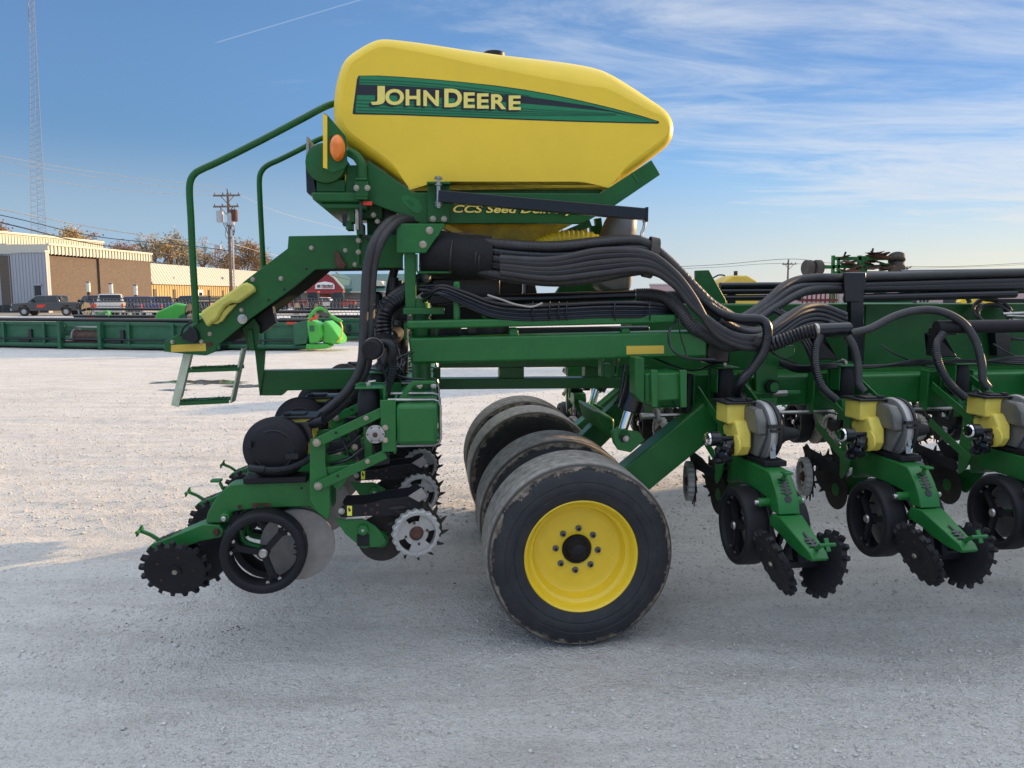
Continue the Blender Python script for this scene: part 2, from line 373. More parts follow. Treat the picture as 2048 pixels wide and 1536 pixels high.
# loose stones, far too many to count
rng = np.random.default_rng(3)
phi = (1 + 5 ** .5) / 2
ico = np.array([(-1, phi, 0), (1, phi, 0), (-1, -phi, 0), (1, -phi, 0), (0, -1, phi), (0, 1, phi), (0, -1, -phi), (0, 1, -phi), (phi, 0, -1), (phi, 0, 1), (-phi, 0, -1), (-phi, 0, 1)]) / 1.9
icf = np.array([(0, 11, 5), (0, 5, 1), (0, 1, 7), (0, 7, 10), (0, 10, 11), (1, 5, 9), (5, 11, 4), (11, 10, 2), (10, 7, 6), (7, 1, 8), (3, 9, 4), (3, 4, 2), (3, 2, 6), (3, 6, 8), (3, 8, 9), (4, 9, 5), (2, 4, 11), (6, 2, 10), (8, 6, 7), (9, 8, 1)])
def stones(name, px_, py_, size, m, kind='stuff'):
    n = len(px_); sc3 = size[:, None] * rng.uniform(.6, 1.3, (n, 3)); sc3[:, 2] *= .65
    a = rng.uniform(0, 6.28, n); V = ico[None] * sc3[:, None] * rng.uniform(.75, 1.25, (n, 12, 1))
    x = V[..., 0] * np.cos(a)[:, None] - V[..., 1] * np.sin(a)[:, None] + px_[:, None]; y = V[..., 0] * np.sin(a)[:, None] + V[..., 1] * np.cos(a)[:, None] + py_[:, None]
    z = V[..., 2] + (gz(px_, py_) + size * .22)[:, None]
    f = icf[None] + (np.arange(n) * 12)[:, None, None]
    me = bpy.data.meshes.new(name); me.vertices.add(n * 12); me.vertices.foreach_set('co', np.stack([x, y, z], -1).reshape(-1).astype(np.float32))
    me.loops.add(n * 60); me.loops.foreach_set('vertex_index', f.reshape(-1).astype(np.int32)); me.polygons.add(n * 20); me.polygons.foreach_set('loop_start', (np.arange(n * 20) * 3).astype(np.int32)); me.update(calc_edges=True)
    me.materials.append(m); o = bpy.data.objects.new(name, me); COL.objects.link(o); o['kind'] = kind; return o
SM = mat('limestone_chip', (.50, .48, .455), .9, var=.35, vscale=14)
n = 40000; dd = 2.4 + 9 * rng.random(n) ** 1.5; xx = (rng.random(n) - .5) * (dd * 1.55 + .6)
cl_ = vnoise(xx * 1.1, dd * 1.3, 9); keep = cl_ + rng.random(n) * .5 > .55; sz = .0022 + .0075 * rng.random(n) ** 4.5 + .003 * rng.random(n)
tag(stones('gravel', xx[keep], dd[keep], sz[keep], SM), 'loose pale limestone chips scattered over the lot', 'gravel')
n = 9000; dd = 6 + 9 * rng.random(n) ** 1.2; xx = (rng.random(n) - .5) * (dd * 1.55 + .6)
tag(stones('coarse_gravel', xx, dd, .006 + .012 * rng.random(n) ** 3, SM), 'coarser limestone lumps in the sunlit strip beyond the planter', 'gravel')
n = 45; dd = 2.6 + 5 * rng.random(n) ** 1.2; xx = (rng.random(n) - .5) * dd * 1.4
tag(stones('pebbles', xx, dd, .008 + .010 * rng.random(n) ** 2, SM), 'larger pale pebbles lying among the limestone chips', 'pebbles')
CL = mat('dark_soil', (.075, .045, .032), .95, var=.4, vscale=40)
P = []
for (a, b_, k) in ((450, 1262, 16), (478, 1254, 10), (345, 1278, 9), (300, 1264, 9), (255, 1248, 9), (168, 1286, 4), (105, 1285, 4), (915, 1168, 6), (400, 1265, 7), (212, 1268, 6), (600, 1275, 4)):
    g0 = floor_at(a, b_)
    for i in range(k): P.append((g0.x + rng.normal() * .035, g0.y + rng.normal() * .03))
P = np.array(P); tag(stones('soil_crumbs', P[:, 0], P[:, 1], .0015 + .005 * rng.random(len(P)) ** 2, CL), 'dark brown soil crumbs dropped on the pale gravel', 'soil crumbs')
# shallow puddles near the ladder
PW = mat('puddle_water', (.10, .085, .06), .06, var=.1)
for (a, b_, rx, ry) in ((400, 765, .95, .45), (495, 772, .5, .22), (350, 780, .3, .12)):
    g0 = floor_at(a, b_); mb = MB(); k = 36
    vs = [(g0.x, g0.y, .0065)] + [(g0.x + rx * math.cos(i * 6.283 / k) * (1 + .25 * math.sin(i * 1.7 + a)), g0.y + ry * math.sin(i * 6.283 / k) * (1 + .3 * math.sin(i * 2.3 + a)), .0065) for i in range(k)]
    mb.add(vs, [(0, 1 + i, 1 + (i + 1) % k) for i in range(k)]); mb.obj('puddle', PW, kind='structure')
# ------------------------------------------------------------------ the planter
d0 = pixdir(1165, 1103); tt = (.5 - CAMH) / d0.z
PF = Frame((d0.x * tt, d0.y * tt - .10), R(6)); W = PF.w                 # plane y = 0 is the outer face of the nearest tyre
PL = empty('planter', PF.o, PF.yaw, None, 'large green row-crop planter with yellow seed tank, wings folded forward on the gravel lot', 'planter')
def poly(pts, y, off=(0, 0)): return [(p.x - off[0], p.z - off[1]) for p in (W(a, b, y) for a, b in pts)]
def plate(name, pts, y, th, m, parent=PL, bevel=.004, **k):
    return MB().prism(poly(pts, y), y, y + th).obj(name, m, parent, 30, bevel, **k)
def bolts(name, pts, y, r, m=BOLT, parent=PL, h=.012):
    for a, b in pts:
        p = W(a, b, y); MB().hexb(p, (0, -1, 0), r, h).obj('bolt', m, parent)

# tyres and wheels
TY = mat('dusty_tyre', (.017, .018, .022), .72, var=.25, vscale=6)
t = TY.node_tree; b = t.nodes['Principled BSDF']; src = b.inputs['Base Color'].links[0].from_socket
tcg = t.nodes.new('ShaderNodeTexCoord'); sp = t.nodes.new('ShaderNodeSeparateXYZ'); t.links.new(tcg.outputs['Object'], sp.inputs[0])
def tm(op, a, b2):
    n = t.nodes.new('ShaderNodeMath'); n.operation = op
    for i, v in enumerate((a, b2)):
        if isinstance(v, (int, float)): n.inputs[i].default_value = v
        else: t.links.new(v, n.inputs[i])
    return n.outputs[0]
rr = tm('SQRT', tm('ADD', tm('MULTIPLY', sp.outputs[0], sp.outputs[0]), tm('MULTIPLY', sp.outputs[2], sp.outputs[2])), 0)
nz = t.nodes.new('ShaderNodeTexNoise'); nz.inputs['Scale'].default_value = 9; nz.inputs['Detail'].default_value = 10; nz.inputs['Roughness'].default_value = .7; t.links.new(tcg.outputs['Object'], nz.inputs['Vector'])
edge = tm('ADD', rr, tm('MULTIPLY', tm('SUBTRACT', nz.outputs[0], .5), .17))
def tmap(s, a, b2, c2, d2):
    n = t.nodes.new('ShaderNodeMapRange'); t.links.new(s, n.inputs[0])
    for i, v in enumerate((a, b2, c2, d2)): n.inputs[i + 1].default_value = v
    return n.outputs[0]
def tmix(f, a, b2):
    n = t.nodes.new('ShaderNodeMix'); n.data_type = 'RGBA'
    if isinstance(f, (int, float)): n.inputs[0].default_value = f
    else: t.links.new(f, n.inputs[0])
    for i, v in ((6, a), (7, b2)):
        if isinstance(v, tuple): n.inputs[i].default_value = (*v, 1)
        else: t.links.new(v, n.inputs[i])
    return n.outputs[2]
mud = tmap(edge, .462, .468, 0, 1); mud = tm('MAXIMUM', mud, tmap(rr, .484, .488, 0, 1)); n4 = t.nodes.new('ShaderNodeTexNoise'); n4.inputs['Scale'].default_value = 22; n4.inputs['Detail'].default_value = 6; t.links.new(tcg.outputs['Object'], n4.inputs['Vector'])
mudc = tmix(tmap(n4.outputs[0], .3, .7, 0, 1), (.22, .20, .175), (.42, .395, .36))
mudc = tmix(tmap(rr, .489, .4975, 1, 0), mudc, (.05, .045, .04))
mudc = tmix(tmap(rr, .478, .484, 1, 0), mudc, tmix(tmap(n4.outputs[0], .35, .65, 0, 1), (.07, .052, .036), (.26, .215, .17)))
side_ = tmix(tmap(nz.outputs[0], .45, .75, 0, .30), src, (.075, .07, .065))
t.links.new(tmix(mud, side_, mudc), b.inputs['Base Color'])
bn = t.nodes.new('ShaderNodeBump'); bn.inputs['Strength'].default_value = .7; bn.inputs['Distance'].default_value = .008; t.links.new(tm('ADD', tm('MULTIPLY', n4.outputs[0], mud), tm('MULTIPLY', mud, .6)), bn.inputs['Height']); t.links.new(bn.outputs[0], b.inputs['Normal'])
TR = .500
prof = [(.288, .050), (.298, .030), (.315, .018), (.345, .006), (.352, .004), (.356, .0065), (.362, .002), (.40, -.001), (.404, .0015), (.408, -.001), (.435, .004), (.455, .013), (.463, .018), (.466, .023), (.470, .023), (.484, .034), (.493, .048), (.497, .062)]
yy = .062
for i in range(8):
    y0_ = .075 + i * .0385; prof += [(TR, y0_), (TR + .001, y0_ + .025), (TR - .016, y0_ + .026), (TR - .016, y0_ + .0375)]
prof += [(TR, .382)] + [(r_, .445 - h_) for r_, h_ in prof[:18][::-1]]
tyre_me = MB().lathe(prof, n=128, caps=False).mesh('tyre', TY, 40)
TFL = bpy.data.materials  # (no-op reference)
rim_me = MB().lathe([(.286, .075), (.292, .052), (.302, .036), (.303, .026), (.298, .022), (.292, .026), (.286, .040), (.279, .052), (.276, .075), (.262, .088), (.252, .092), (.247, .112), (.240, .135), (.236, .148), (.228, .153), (.20, .155), (.12, .156), (.084, .156), (.080, .160), (.080, .20), (.20, .20), (.24, .24), (.25, .34), (.28, .36), (.29, .39), (.302, .415), (.303, .42), (.29, .42), (.286, .39), (.27, .35), (.24, .34)], n=96, caps=False).mesh('rim', YP, 50)
hub_me = MB().lathe([(.080, .21), (.079, .16), (.076, .148), (.062, .15), (.050, .132), (.046, .128), (.043, .100), (.036, .094), (.001, .092)], n=32, caps=False).mesh('hub', BD, 50)
nut = MB(); nut.hexb((0, 0, 0), (0, -1, 0), .0145, .016); nut.cyl((0, 0, 0), (0, -.024, 0), .0085, 10, 1); nut_me = nut.mesh('wheel_nut', [GREY, BD])
for k, (y0_, flip) in enumerate(((0, 0), (.66, 1), (1.82, 0), (2.44, 1))):
    p = W(1165, 1103, 0); wh = empty('wheel', (p.x, y0_ + (.445 if flip else 0), TR - .004), math.pi if flip else 0, PL)
    wh.rotation_euler = (0, [.17, .9, 2.1, 1.2][k], math.pi if flip else 0)
    for nm, m_ in (('tyre', tyre_me), ('rim', rim_me), ('hub', hub_me)):
        o = bpy.data.objects.new(nm, m_); COL.objects.link(o); o.parent = wh
    if k in (0, 2):
        for i in range(8):
            a = i * math.pi / 4 + .1; o = bpy.data.objects.new('wheel_nut', nut_me); COL.objects.link(o); o.parent = wh; o.location = (.116 * math.cos(a), .157, .116 * math.sin(a))
    if k == 0:
        MB().cyl((.215, .156, -.165), (.215, .150, -.165), .008, 12).obj('valve_hole', BK, wh)
wheelx = W(1165, 1103, 0).x
MB().cyl((wheelx, .2, TR), (wheelx, .95, TR), .045).obj('axle', GR, PL); MB().cyl((wheelx, 2.0, TR), (wheelx, 2.75, TR), .045).obj('axle', GR, PL)

# seed tank
TYN = .55                                          # near face of the tank
sil = [(668, 250), (667, 215), (671, 175), (680, 140), (692, 118), (722, 96), (750, 81), (772, 77), (830, 81), (960, 96), (1080, 108), (1165, 119), (1215, 133), (1262, 163), (1305, 195), (1332, 218), (1345, 250), (1341, 282), (1326, 300), (1270, 342), (1214, 383), (1190, 388), (840, 388), (820, 382), (760, 336), (690, 286)]
P2 = [W(a, b_, TYN + .10) for a, b_ in sil]
loop = resample(cr([(p.x, 0, p.z) for p in P2] + [(P2[0].x, 0, P2[0].z)], 6), .022)[:-1]
# light smoothing of the loop
A = np.array([(v.x, v.z) for v in loop])
for _ in range(2): A = A * .5 + (np.roll(A, 1, 0) + np.roll(A, -1, 0)) * .25
Tn = np.roll(A, -1, 0) - np.roll(A, 1, 0); Tn /= np.linalg.norm(Tn, axis=1)[:, None]; Nn = np.stack([-Tn[:, 1], Tn[:, 0]], 1)
cen = A.mean(0)
if ((A - cen) * Nn).sum() < 0: Nn = -Nn
XS = [W(a, 100, TYN + .1).x for a in (740, 850, 1080, 1180, 1262, 1330)]
Wd = 1.84
kap = np.linalg.norm(np.roll(Tn, -1, 0) - np.roll(Tn, 1, 0), axis=1) / (2 * np.linalg.norm(np.roll(A, -1, 0) - A, axis=1)); lim = .75 / np.maximum(kap, 1e-3)
for _ in range(4): lim = np.minimum(lim, np.minimum(np.roll(lim, 1), np.roll(lim, -1)))
def ring(y, inset, up):
    mult = inset * (.75 + 0 * Nn[:, 0]) + up * np.clip(Nn[:, 1], 0, 1) ** 1.2 * np.interp(A[:, 0], XS, [.10, .30, .85, 1.0, .80, .45])
    m2 = np.minimum(mult, lim)
    for _ in range(10): m2 = m2 * .5 + (np.roll(m2, 1) + np.roll(m2, -1)) * .25
    return [(a[0] - n_[0] * q, y, a[1] - n_[1] * q) for a, n_, q in zip(A, Nn, m2)]
steps = [(0, .075, .115), (.004, .060, .110), (.012, .045, .103), (.028, .026, .088), (.05, .012, .068), (.09, .003, .042), (.15, 0, .018), (.24, 0, 0)]
rr_ = [ring(TYN + y, i_, u_) for y, i_, u_ in steps]; rr_ += [ring(TYN + Wd - y, i_, u_) for y, i_, u_ in steps[::-1]]
tk = MB(); n_ = len(A)
for r_ in rr_: tk.v += r_
for i in range(len(rr_) - 1):
    for j in range(n_): tk.f.append((i * n_ + j, (i + 1) * n_ + j, (i + 1) * n_ + (j + 1) % n_, i * n_ + (j + 1) % n_)); tk.mi.append(0)
# faces at both ends: inner rings then a fan
def cap(base, y, rev):
    prev = base
    for s_ in ():
        o = len(tk.v); tk.v += [(cen[0] + (tk.v[base + j][0] - cen[0]) * s_, y, cen[1] + (tk.v[base + j][2] - cen[1]) * s_) for j in range(n_)]
        for j in range(n_):
            q_ = (prev + j, prev + (j + 1) % n_, o + (j + 1) % n_, o + j); tk.f.append(q_ if not rev else q_[::-1]); tk.mi.append(0)
        prev = o
    tk.f.append(tuple(prev + j for j in (range(n_) if rev else range(n_ - 1, -1, -1)))); tk.mi.append(0)
cap(0, TYN, False); cap((len(rr_) - 1) * n_, TYN + Wd, True)
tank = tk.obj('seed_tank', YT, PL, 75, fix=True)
for p_ in tank.data.polygons:
    if len(p_.vertices) > 10: p_.use_smooth = False
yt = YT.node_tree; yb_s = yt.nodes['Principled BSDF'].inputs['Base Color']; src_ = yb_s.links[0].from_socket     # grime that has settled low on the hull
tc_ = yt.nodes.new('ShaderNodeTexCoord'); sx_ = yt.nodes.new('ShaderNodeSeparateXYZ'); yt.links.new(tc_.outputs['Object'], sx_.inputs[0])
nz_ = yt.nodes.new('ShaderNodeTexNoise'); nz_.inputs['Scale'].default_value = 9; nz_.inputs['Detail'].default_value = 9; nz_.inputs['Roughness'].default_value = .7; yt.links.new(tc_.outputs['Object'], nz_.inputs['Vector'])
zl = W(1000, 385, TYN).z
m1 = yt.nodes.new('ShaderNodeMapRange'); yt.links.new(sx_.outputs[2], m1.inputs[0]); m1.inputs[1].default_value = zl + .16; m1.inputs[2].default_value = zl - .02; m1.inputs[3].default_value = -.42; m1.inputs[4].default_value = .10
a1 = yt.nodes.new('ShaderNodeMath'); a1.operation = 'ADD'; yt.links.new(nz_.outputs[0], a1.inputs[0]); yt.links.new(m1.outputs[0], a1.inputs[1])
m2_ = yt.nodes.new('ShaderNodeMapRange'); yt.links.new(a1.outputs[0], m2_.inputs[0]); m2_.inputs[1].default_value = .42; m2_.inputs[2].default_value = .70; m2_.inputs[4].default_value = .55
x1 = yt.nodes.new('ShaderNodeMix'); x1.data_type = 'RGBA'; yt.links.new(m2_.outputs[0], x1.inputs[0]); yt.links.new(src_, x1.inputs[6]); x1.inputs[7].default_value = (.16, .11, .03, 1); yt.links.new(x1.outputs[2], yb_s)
# filler lid on top
p = W(988, 96, TYN + .75); MB().cyl((p.x, p.y, p.z - .10), (p.x, p.y, p.z - .03), .07, 28).obj('tank_lid', BK, tank, bevel=.006)

# decal on the near face
yD = TYN
def dec(name, pts, lay, m, par=tank, rnd=False, off=(0, 0)):
    pp = poly([(a + off[0], b_ + off[1]) for a, b_ in pts], yD); return MB().prism(pp, yD - .0012 * lay, yD - .0012 * (lay - 1) - .0001).obj(name, m, par, 0)
def C2(pts): return [(600 + a / 2.56, 60 + b_ / 2.56) for a, b_ in pts]
top = [(300, 234), (400, 233), (520, 240), (680, 252), (850, 268), (1000, 284), (1150, 305), (1300, 332), (1450, 364), (1600, 400), (1750, 440), (1835, 467)]
bot = [(1840, 474), (1832, 480), (1700, 478), (1400, 470), (1100, 459), (800, 447), (500, 436), (275, 432), (269, 427), (275, 380), (283, 320), (292, 250)]
dec('decal_border', C2(top + bot), 1, DKD)
dec('decal_stripe', C2([(306, 239), (312, 236), (400, 237), (520, 244), (680, 256), (850, 272), (1000, 289), (1150, 310), (1300, 337), (1450, 369), (1600, 405), (1750, 446), (1828, 468), (1826, 472), (1640, 424), (1500, 392), (1300, 361), (1100, 333), (900, 312), (700, 298), (500, 286), (304, 280)]), 2, DKG)
dec('decal_stripe', C2([(292, 338), (298, 334), (480, 336), (640, 343), (800, 352), (900, 360), (1000, 366), (1150, 378), (1300, 390), (1450, 405), (1590, 419), (1700, 443), (1826, 473), (1700, 472), (1400, 464), (1100, 453), (800, 441), (500, 429), (290, 424), (285, 416)]), 2, DKG)
for y0_, x1 in ((252, 1180), (266, 1050)):
    u = [(304 + (x1 - 304) * i / 12) for i in range(13)]
    def yt(x, y0=y0_): return y0 + (x - 300) ** 2 / 1.28e6 * 110 * (1 if x < 1500 else 1) + (x - 300) * .022
    dec('decal_pinstripe', C2([(x, yt(x)) for x in u] + [(x, yt(x) + 5.5) for x in u[::-1]]), 3, DKG2)
for y0_, sl in ((356, .054), (374, .049), (392, .043), (408, .037)):
    dec('decal_pinstripe', C2([(292, y0_), (1000, y0_ + 708 * sl), (1620, y0_ + 1340 * sl - (y0_ - 356) * .4), (1620, y0_ + 1340 * sl + 2 - (y0_ - 356) * .4), (1000, y0_ + 708 * sl + 5), (292, y0_ + 6)]), 3, DKG2)
letters = [('J', 363, 435, 288, 385), ('O', 436, 533, 303, 386), ('H', 541, 616, 306, 388), ('N', 632, 711, 310, 391), ('D', 739, 829, 302, 397), ('E', 838, 895, 321, 401), ('E', 906, 966, 326, 404), ('R', 978, 1055, 330, 407), ('E', 1068, 1130, 337, 411)]
for ch, x0, x1, y0_, y1_ in letters:
    for lay, m_, dx, dy in ((4, DKD, -13, 9), (5, DKD, -6, 4), (6, LET, 0, 0)):
        c0 = C2([(x0 + dx, y1_ + dy)])[0]; c1 = C2([(x1 + dx, y1_ + dy)])[0]; c2 = C2([(x0 + dx, y0_ + dy)])[0]
        a_, b_, c_ = W(*c0, yD), W(*c1, yD), W(*c2, yD)
        text(ch, 'letter', m_, tank, a_ + Vector((0, -.0012 * (lay - 1) - .0002, 0)), b_ - a_, c_ - a_, .0011, .032)

# lower hopper cone and main tank frame
yh = TYN + .25
MB().prism(poly([(880, 446), (1150, 446), (1068, 486), (960, 486)], yh), yh, yh + 1.3).obj('hopper_cone', YT, PL, bevel=.02)
sf = [(700, 292), (716, 297), (826, 384), (1200, 386), (1303, 320), (1321, 349), (1228, 412), (1170, 447), (842, 447), (796, 426), (735, 404), (727, 330)]
yf = TYN - .02
plate('tank_frame', [(735, 320), (826, 385), (1200, 387), (1303, 320), (1321, 349), (1228, 412), (1166, 447), (842, 447), (796, 426), (735, 404)], yf, .05, G)
plate('frame_seam', [(826, 374), (1208, 374), (1196, 394), (835, 394)], yf + .052, .03, G)
plate('frame_gusset', [(1262, 346), (1276, 366), (1279, 364), (1265, 344)], yf - .004, .004, GR)
plate('tank_frame_rear', [(1200, 387), (1303, 320), (1321, 349), (1228, 412), (1166, 447)], TYN + Wd, .06, G)
# rear bracket of the tank frame, ledges, drum and pipe
plate('rear_bracket', [(694, 330), (735, 330), (735, 404), (622, 388), (622, 384), (690, 382)], yf + .01, .04, G)
MB().prism(poly([(622, 384), (722, 384), (722, 404), (632, 404), (625, 398)], yf - .05), yf - .05, yf + .9).obj('ledge', G, PL, bevel=.01)
MB().prism(poly([(639, 405), (733, 405), (733, 418), (648, 418)], yf - .03), yf - .03, yf + .8).obj('ledge', G, PL, bevel=.01)
p = W(651, 326, yf - .02); r_ = .108
MB().lathe([(.001, 0), (r_ * .7, .004), (r_ * .97, .012), (r_, .03), (r_, 1.0)], (p.x, p.y - .02, p.z), (0, 1, 0), 40).obj('fan_drum', G, PL)
MB().prism(poly([(632, 360), (690, 360), (690, 384), (632, 384)], yf), yf, yf + .7).obj('drum_base', G, PL, bevel=.004)
p = W(706, 352, yf + .02); MB().prism(poly([(690, 350), (708, 352), (702, 380), (690, 384)], yf + .02), yf + .02, yf + .3).obj('yellow_skirt', YP, PL)
plate('sign_back', [(613, 272), (616, 276), (624, 290), (624, 330), (619, 332), (611, 330)], yf + .06, .006, STEEL, bevel=0)
MB().prism(poly([(611, 330), (624, 332), (632, 384), (619, 390), (613, 384)], yf - .01), yf - .01, yf + .45).obj('sign_bracket', BP, PL, bevel=.003)
q0, q1 = W(613, 272, yf - .02), W(620, 388, yf - .02)
MB().beam(q0 + Vector((.004, .22, 0)), q1 + Vector((.0, .22, 0)), .004, .42, (0, 1, 0)).obj('slow_vehicle_sign', STEEL, PL)
lb = plate('light_bracket', [(647, 226), (655, 230), (692, 273), (695, 326), (690, 335), (667, 345), (654, 340), (647, 334)], yf - .12, .006, G, bevel=0)
MB().prism(poly([(646, 227), (654.5, 231), (654.5, 338), (646, 335)], yf - .128), yf - .128, yf - .1215).obj('reflective_strip', YP, lb)
p = W(675, 296, yf - .13)
MB().lathe([(.001, -.045), (.022, -.042), (.034, -.028), (.040, -.008), (.040, .005), (.001, .006)], (0, 0, 0), (0, 1, 0), 32).obj('amber_lamp', ORANGE, lb, 60, loc=p).scale = (1, 1, 1.72)
plate('lamp_base', [(661, 272), (684, 274), (688, 300), (684, 322), (666, 318), (660, 296)], yf - .127, .006, BP, bevel=0)
mb = MB(); mb.tube(cr([W(697, 303, yf - .03), W(712, 312, yf - .04), W(722, 326, yf - .05), W(725, 345, yf - .05), W(725, 398, yf - .05)], 8), .026, 16); pb = mb.obj('bent_pipe', G, PL)
mb = MB(); q = W(724, 379, yf - .05); mb.box(q, (.068, .06, .085)); mb.box(q + Vector((0, 0, .05)), (.062, .07, .014)); mb.box(q - Vector((0, 0, .05)), (.062, .07, .014)); mb.obj('pipe_clamp', G, pb, bevel=.004)
bolts('bolt', [(713, 376), (735, 376)], yf - .082, .013)
# front upright plate on the frame side + black boom with hanging strap
plate('boom_bracket', [(855, 370), (860, 363), (894, 363), (899, 368), (899, 445), (855, 445)], yf - .03, .028, G)
MB().box(W(877, 368, yf - .06), (.125, .09, .012)).obj('boom_bracket_cap', G, PL, bevel=.003)
bolts('bolt', [(866, 438), (888, 438)], yf - .03, .014)
bm0, bm1 = W(877, 393, yf - .10), W(1291, 429, yf - .16)
bo = MB().beam(bm0, bm1, .062, .062).obj('boom_arm', BP, PL, bevel=.004)
MB().cyl(W(877, 356, yf - .10), W(877, 416, yf - .10), .011, 10).obj('pivot_pin', STEEL, bo)
for a_, b_ in ((877, 358), (877, 371), (877, 407), (877, 412)): MB().hexb(W(a_, b_, yf - .10), (0, 0, 1), .019, .012).obj('nut', STEEL, bo)
MB().box(W(1291, 430, yf - .16), (.012, .07, .078)).obj('end_plate', BP, bo)
MB().tube(cr([W(1290, 440, yf - .16), W(1288, 455, yf - .16), W(1283, 470, yf - .17), W(1291, 480, yf - .19)], 6), .009, 8).obj('hanger_chain', STEEL, bo)
text('CCS Seed Delivery', 'lettering', DKD, PL, W(904, 431, yf) + Vector((0, -.003, 0)), W(1152, 433, yf) - W(904, 431, yf), W(904, 408, yf) - W(904, 431, yf), .001, .10, .25)
text('CCS Seed Delivery', 'lettering', LET, PL, W(906, 430, yf) + Vector((0, -.0045, 0)), W(1150, 432, yf) - W(906, 430, yf), W(906, 410, yf) - W(906, 430, yf), .001, .025, .25)
bolt_o = W(824, 409, yf)
plate('slot_pad', [(801, 393), (815, 390), (838, 400), (846, 418), (838, 427), (826, 424), (806, 406)], yf - .003, .003, GR, bevel=0)
plate('slot', [(812, 401), (818, 400), (829, 408), (828, 412), (822, 411)], yf - .005, .003, G, bevel=0)

# column bracket, column, collars
yb = .42
plate('column_plate', [(793, 450), (797, 447), (890, 447), (889, 452), (852, 506), (797, 506), (793, 502)], yb, .03, GR)
bolts('bolt', [(859, 461), (846, 489)], yb, .017)
cx_ = W(820, 560, yb + .1)
MB().box((W(820, 510, yb + .1).x, yb + .1, W(820, 562, yb + .1).z), (.062, .10, W(820, 506, yb + .1).z - W(820, 618, yb + .1).z)).obj('column', GR, PL, bevel=.006)
mb = MB(); mb.tube([W(833, 508, yb + .01), W(833, 540, yb + .01), W(836, 545, yb + .01), W(903, 545, yb + .01)], .007, 6); mb.obj('guard_rod', G, PL)
a_ = W(839, 606, yb + .1); b_ = W(843, 744, yb + .1)
MB().cyl((a_.x, a_.y, a_.z + .025), (a_.x, a_.y, a_.z - .02), .047, 28).obj('collar', GR, PL, bevel=.003)
MB().box(W(848, 622, yb + .1), (.225, .2, .036)).obj('flange', GR, PL, bevel=.004)
MB().cyl((b_.x, b_.y, a_.z), (b_.x, b_.y, b_.z - .10), .054, 28).obj('pivot_post', GR, PL)
for s_ in (-1, 1): MB().box((b_.x + s_ * .085, yb + .1, W(843, 662, yb + .1).z), (.016, .09, .09)).obj('pivot_lug', GR, PL, bevel=.002)

# main beam pair along the machine
yb2 = .30
def xbeam(name, p0, p1, q0, q1, y, dep, m=GR, bev=.010, par=PL, **k):       # top-left, top-right, bottom-left, bottom-right pixels
    return MB().prism(poly([p0, p1, q1, q0], y), y, y + dep).obj(name, m, par, 30, bev, **k)
mbm = xbeam('main_beam', (817, 676), (1415, 662), (822, 728), (1415, 714), yb2, .2, GR, .014)
MB().prism(poly([(1253, 692), (1328, 691), (1328, 707), (1253, 709)], yb2 - .002), yb2 - .0015, yb2 + .001).obj('yellow_sticker', YD, mbm)
xbeam('upper_rail', (813, 642), (1352, 629), (813, 659), (1352, 646), yb2 - .01, .10)
for a_, b_ in ((1019, 1036), (1244, 1260)): xbeam('rail_post', (a_, 655), (b_, 655), (a_ - 2, 675), (b_ + 2, 674), yb2 + .02, .05)
xbeam('hose_post', (907, 563), (920, 563), (907, 643), (920, 643), yb2 + .01, .04)
xbeam('small_tab', (964, 622), (975, 622), (964, 640), (975, 640), yb2 + .05, .01); bolts('bolt', [(970, 626)], yb2 + .05, .009)
# long cross tube below, with lightening openings, built of rails and webs
yl = .95
xbeam('lower_chord', (878, 716), (1260, 712), (878, 736), (1260, 733), yl, .12, G, .004)
xbeam('lower_chord', (878, 758), (1300, 755), (878, 779), (1300, 776), yl, .12, G, .004)
xbeam('lower_web', (866, 736), (881, 736), (866, 758), (881, 758), yl + .02, .10, G, 0)
xbeam('lower_web', (999, 736), (1048, 735), (999, 758), (1048, 757), yl + .02, .10, G, 0)
xbeam('lower_web', (1170, 734), (1300, 732), (1170, 757), (1300, 755), yl + .02, .10, G, 0)
# rear carrier beam and its upturned end
rb = xbeam('rear_carrier', (521, 742), (800, 737), (519, 783), (800, 775), .85, .10, G, .004)
MB().prism(poly([(519, 782), (573, 781), (563, 791), (519, 791)], .85), .85, .95).obj('carrier_foot', G, rb)
MB().prism(poly([(510, 699), (531, 699), (528, 742), (520, 791)], .84), .832, .85).obj('carrier_end_plate', G, rb)

# ------------------------------------------------------------------ stair platform with handrails and ladder
ys_ = .62
st = [(577, 472), (713, 470), (800, 468), (806, 500), (806, 536), (719, 536), (631, 539), (584, 578), (506, 634), (434, 692), (432, 703), (412, 711), (380, 709), (327, 703), (330, 682), (365, 664), (386, 651), (425, 618), (489, 562), (575, 497)]
sp_ = plate('stair_side_plate', st, ys_, .012, G)
plate('stair_side_plate', st, ys_ + .62, .012, G)
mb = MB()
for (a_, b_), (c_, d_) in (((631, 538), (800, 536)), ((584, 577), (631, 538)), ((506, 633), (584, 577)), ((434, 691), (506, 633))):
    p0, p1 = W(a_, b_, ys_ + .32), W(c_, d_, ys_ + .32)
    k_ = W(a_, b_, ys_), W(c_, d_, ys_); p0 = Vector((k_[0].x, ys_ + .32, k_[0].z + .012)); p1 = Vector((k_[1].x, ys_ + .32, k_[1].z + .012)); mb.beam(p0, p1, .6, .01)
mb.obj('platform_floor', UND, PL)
for i in range(5):
    u = (i + .5) / 5; p0 = W(400 + 150 * u, 690 - 118 * u, ys_); MB().box((p0.x + .02, ys_ + .32, p0.z + .05), (.14, .6, .02)).obj('stair_tread', G, PL)
bolts('bolt', [(623, 496), (562, 557), (506, 559), (691, 501), (764, 490), (719, 482), (710, 529)], ys_, .011)
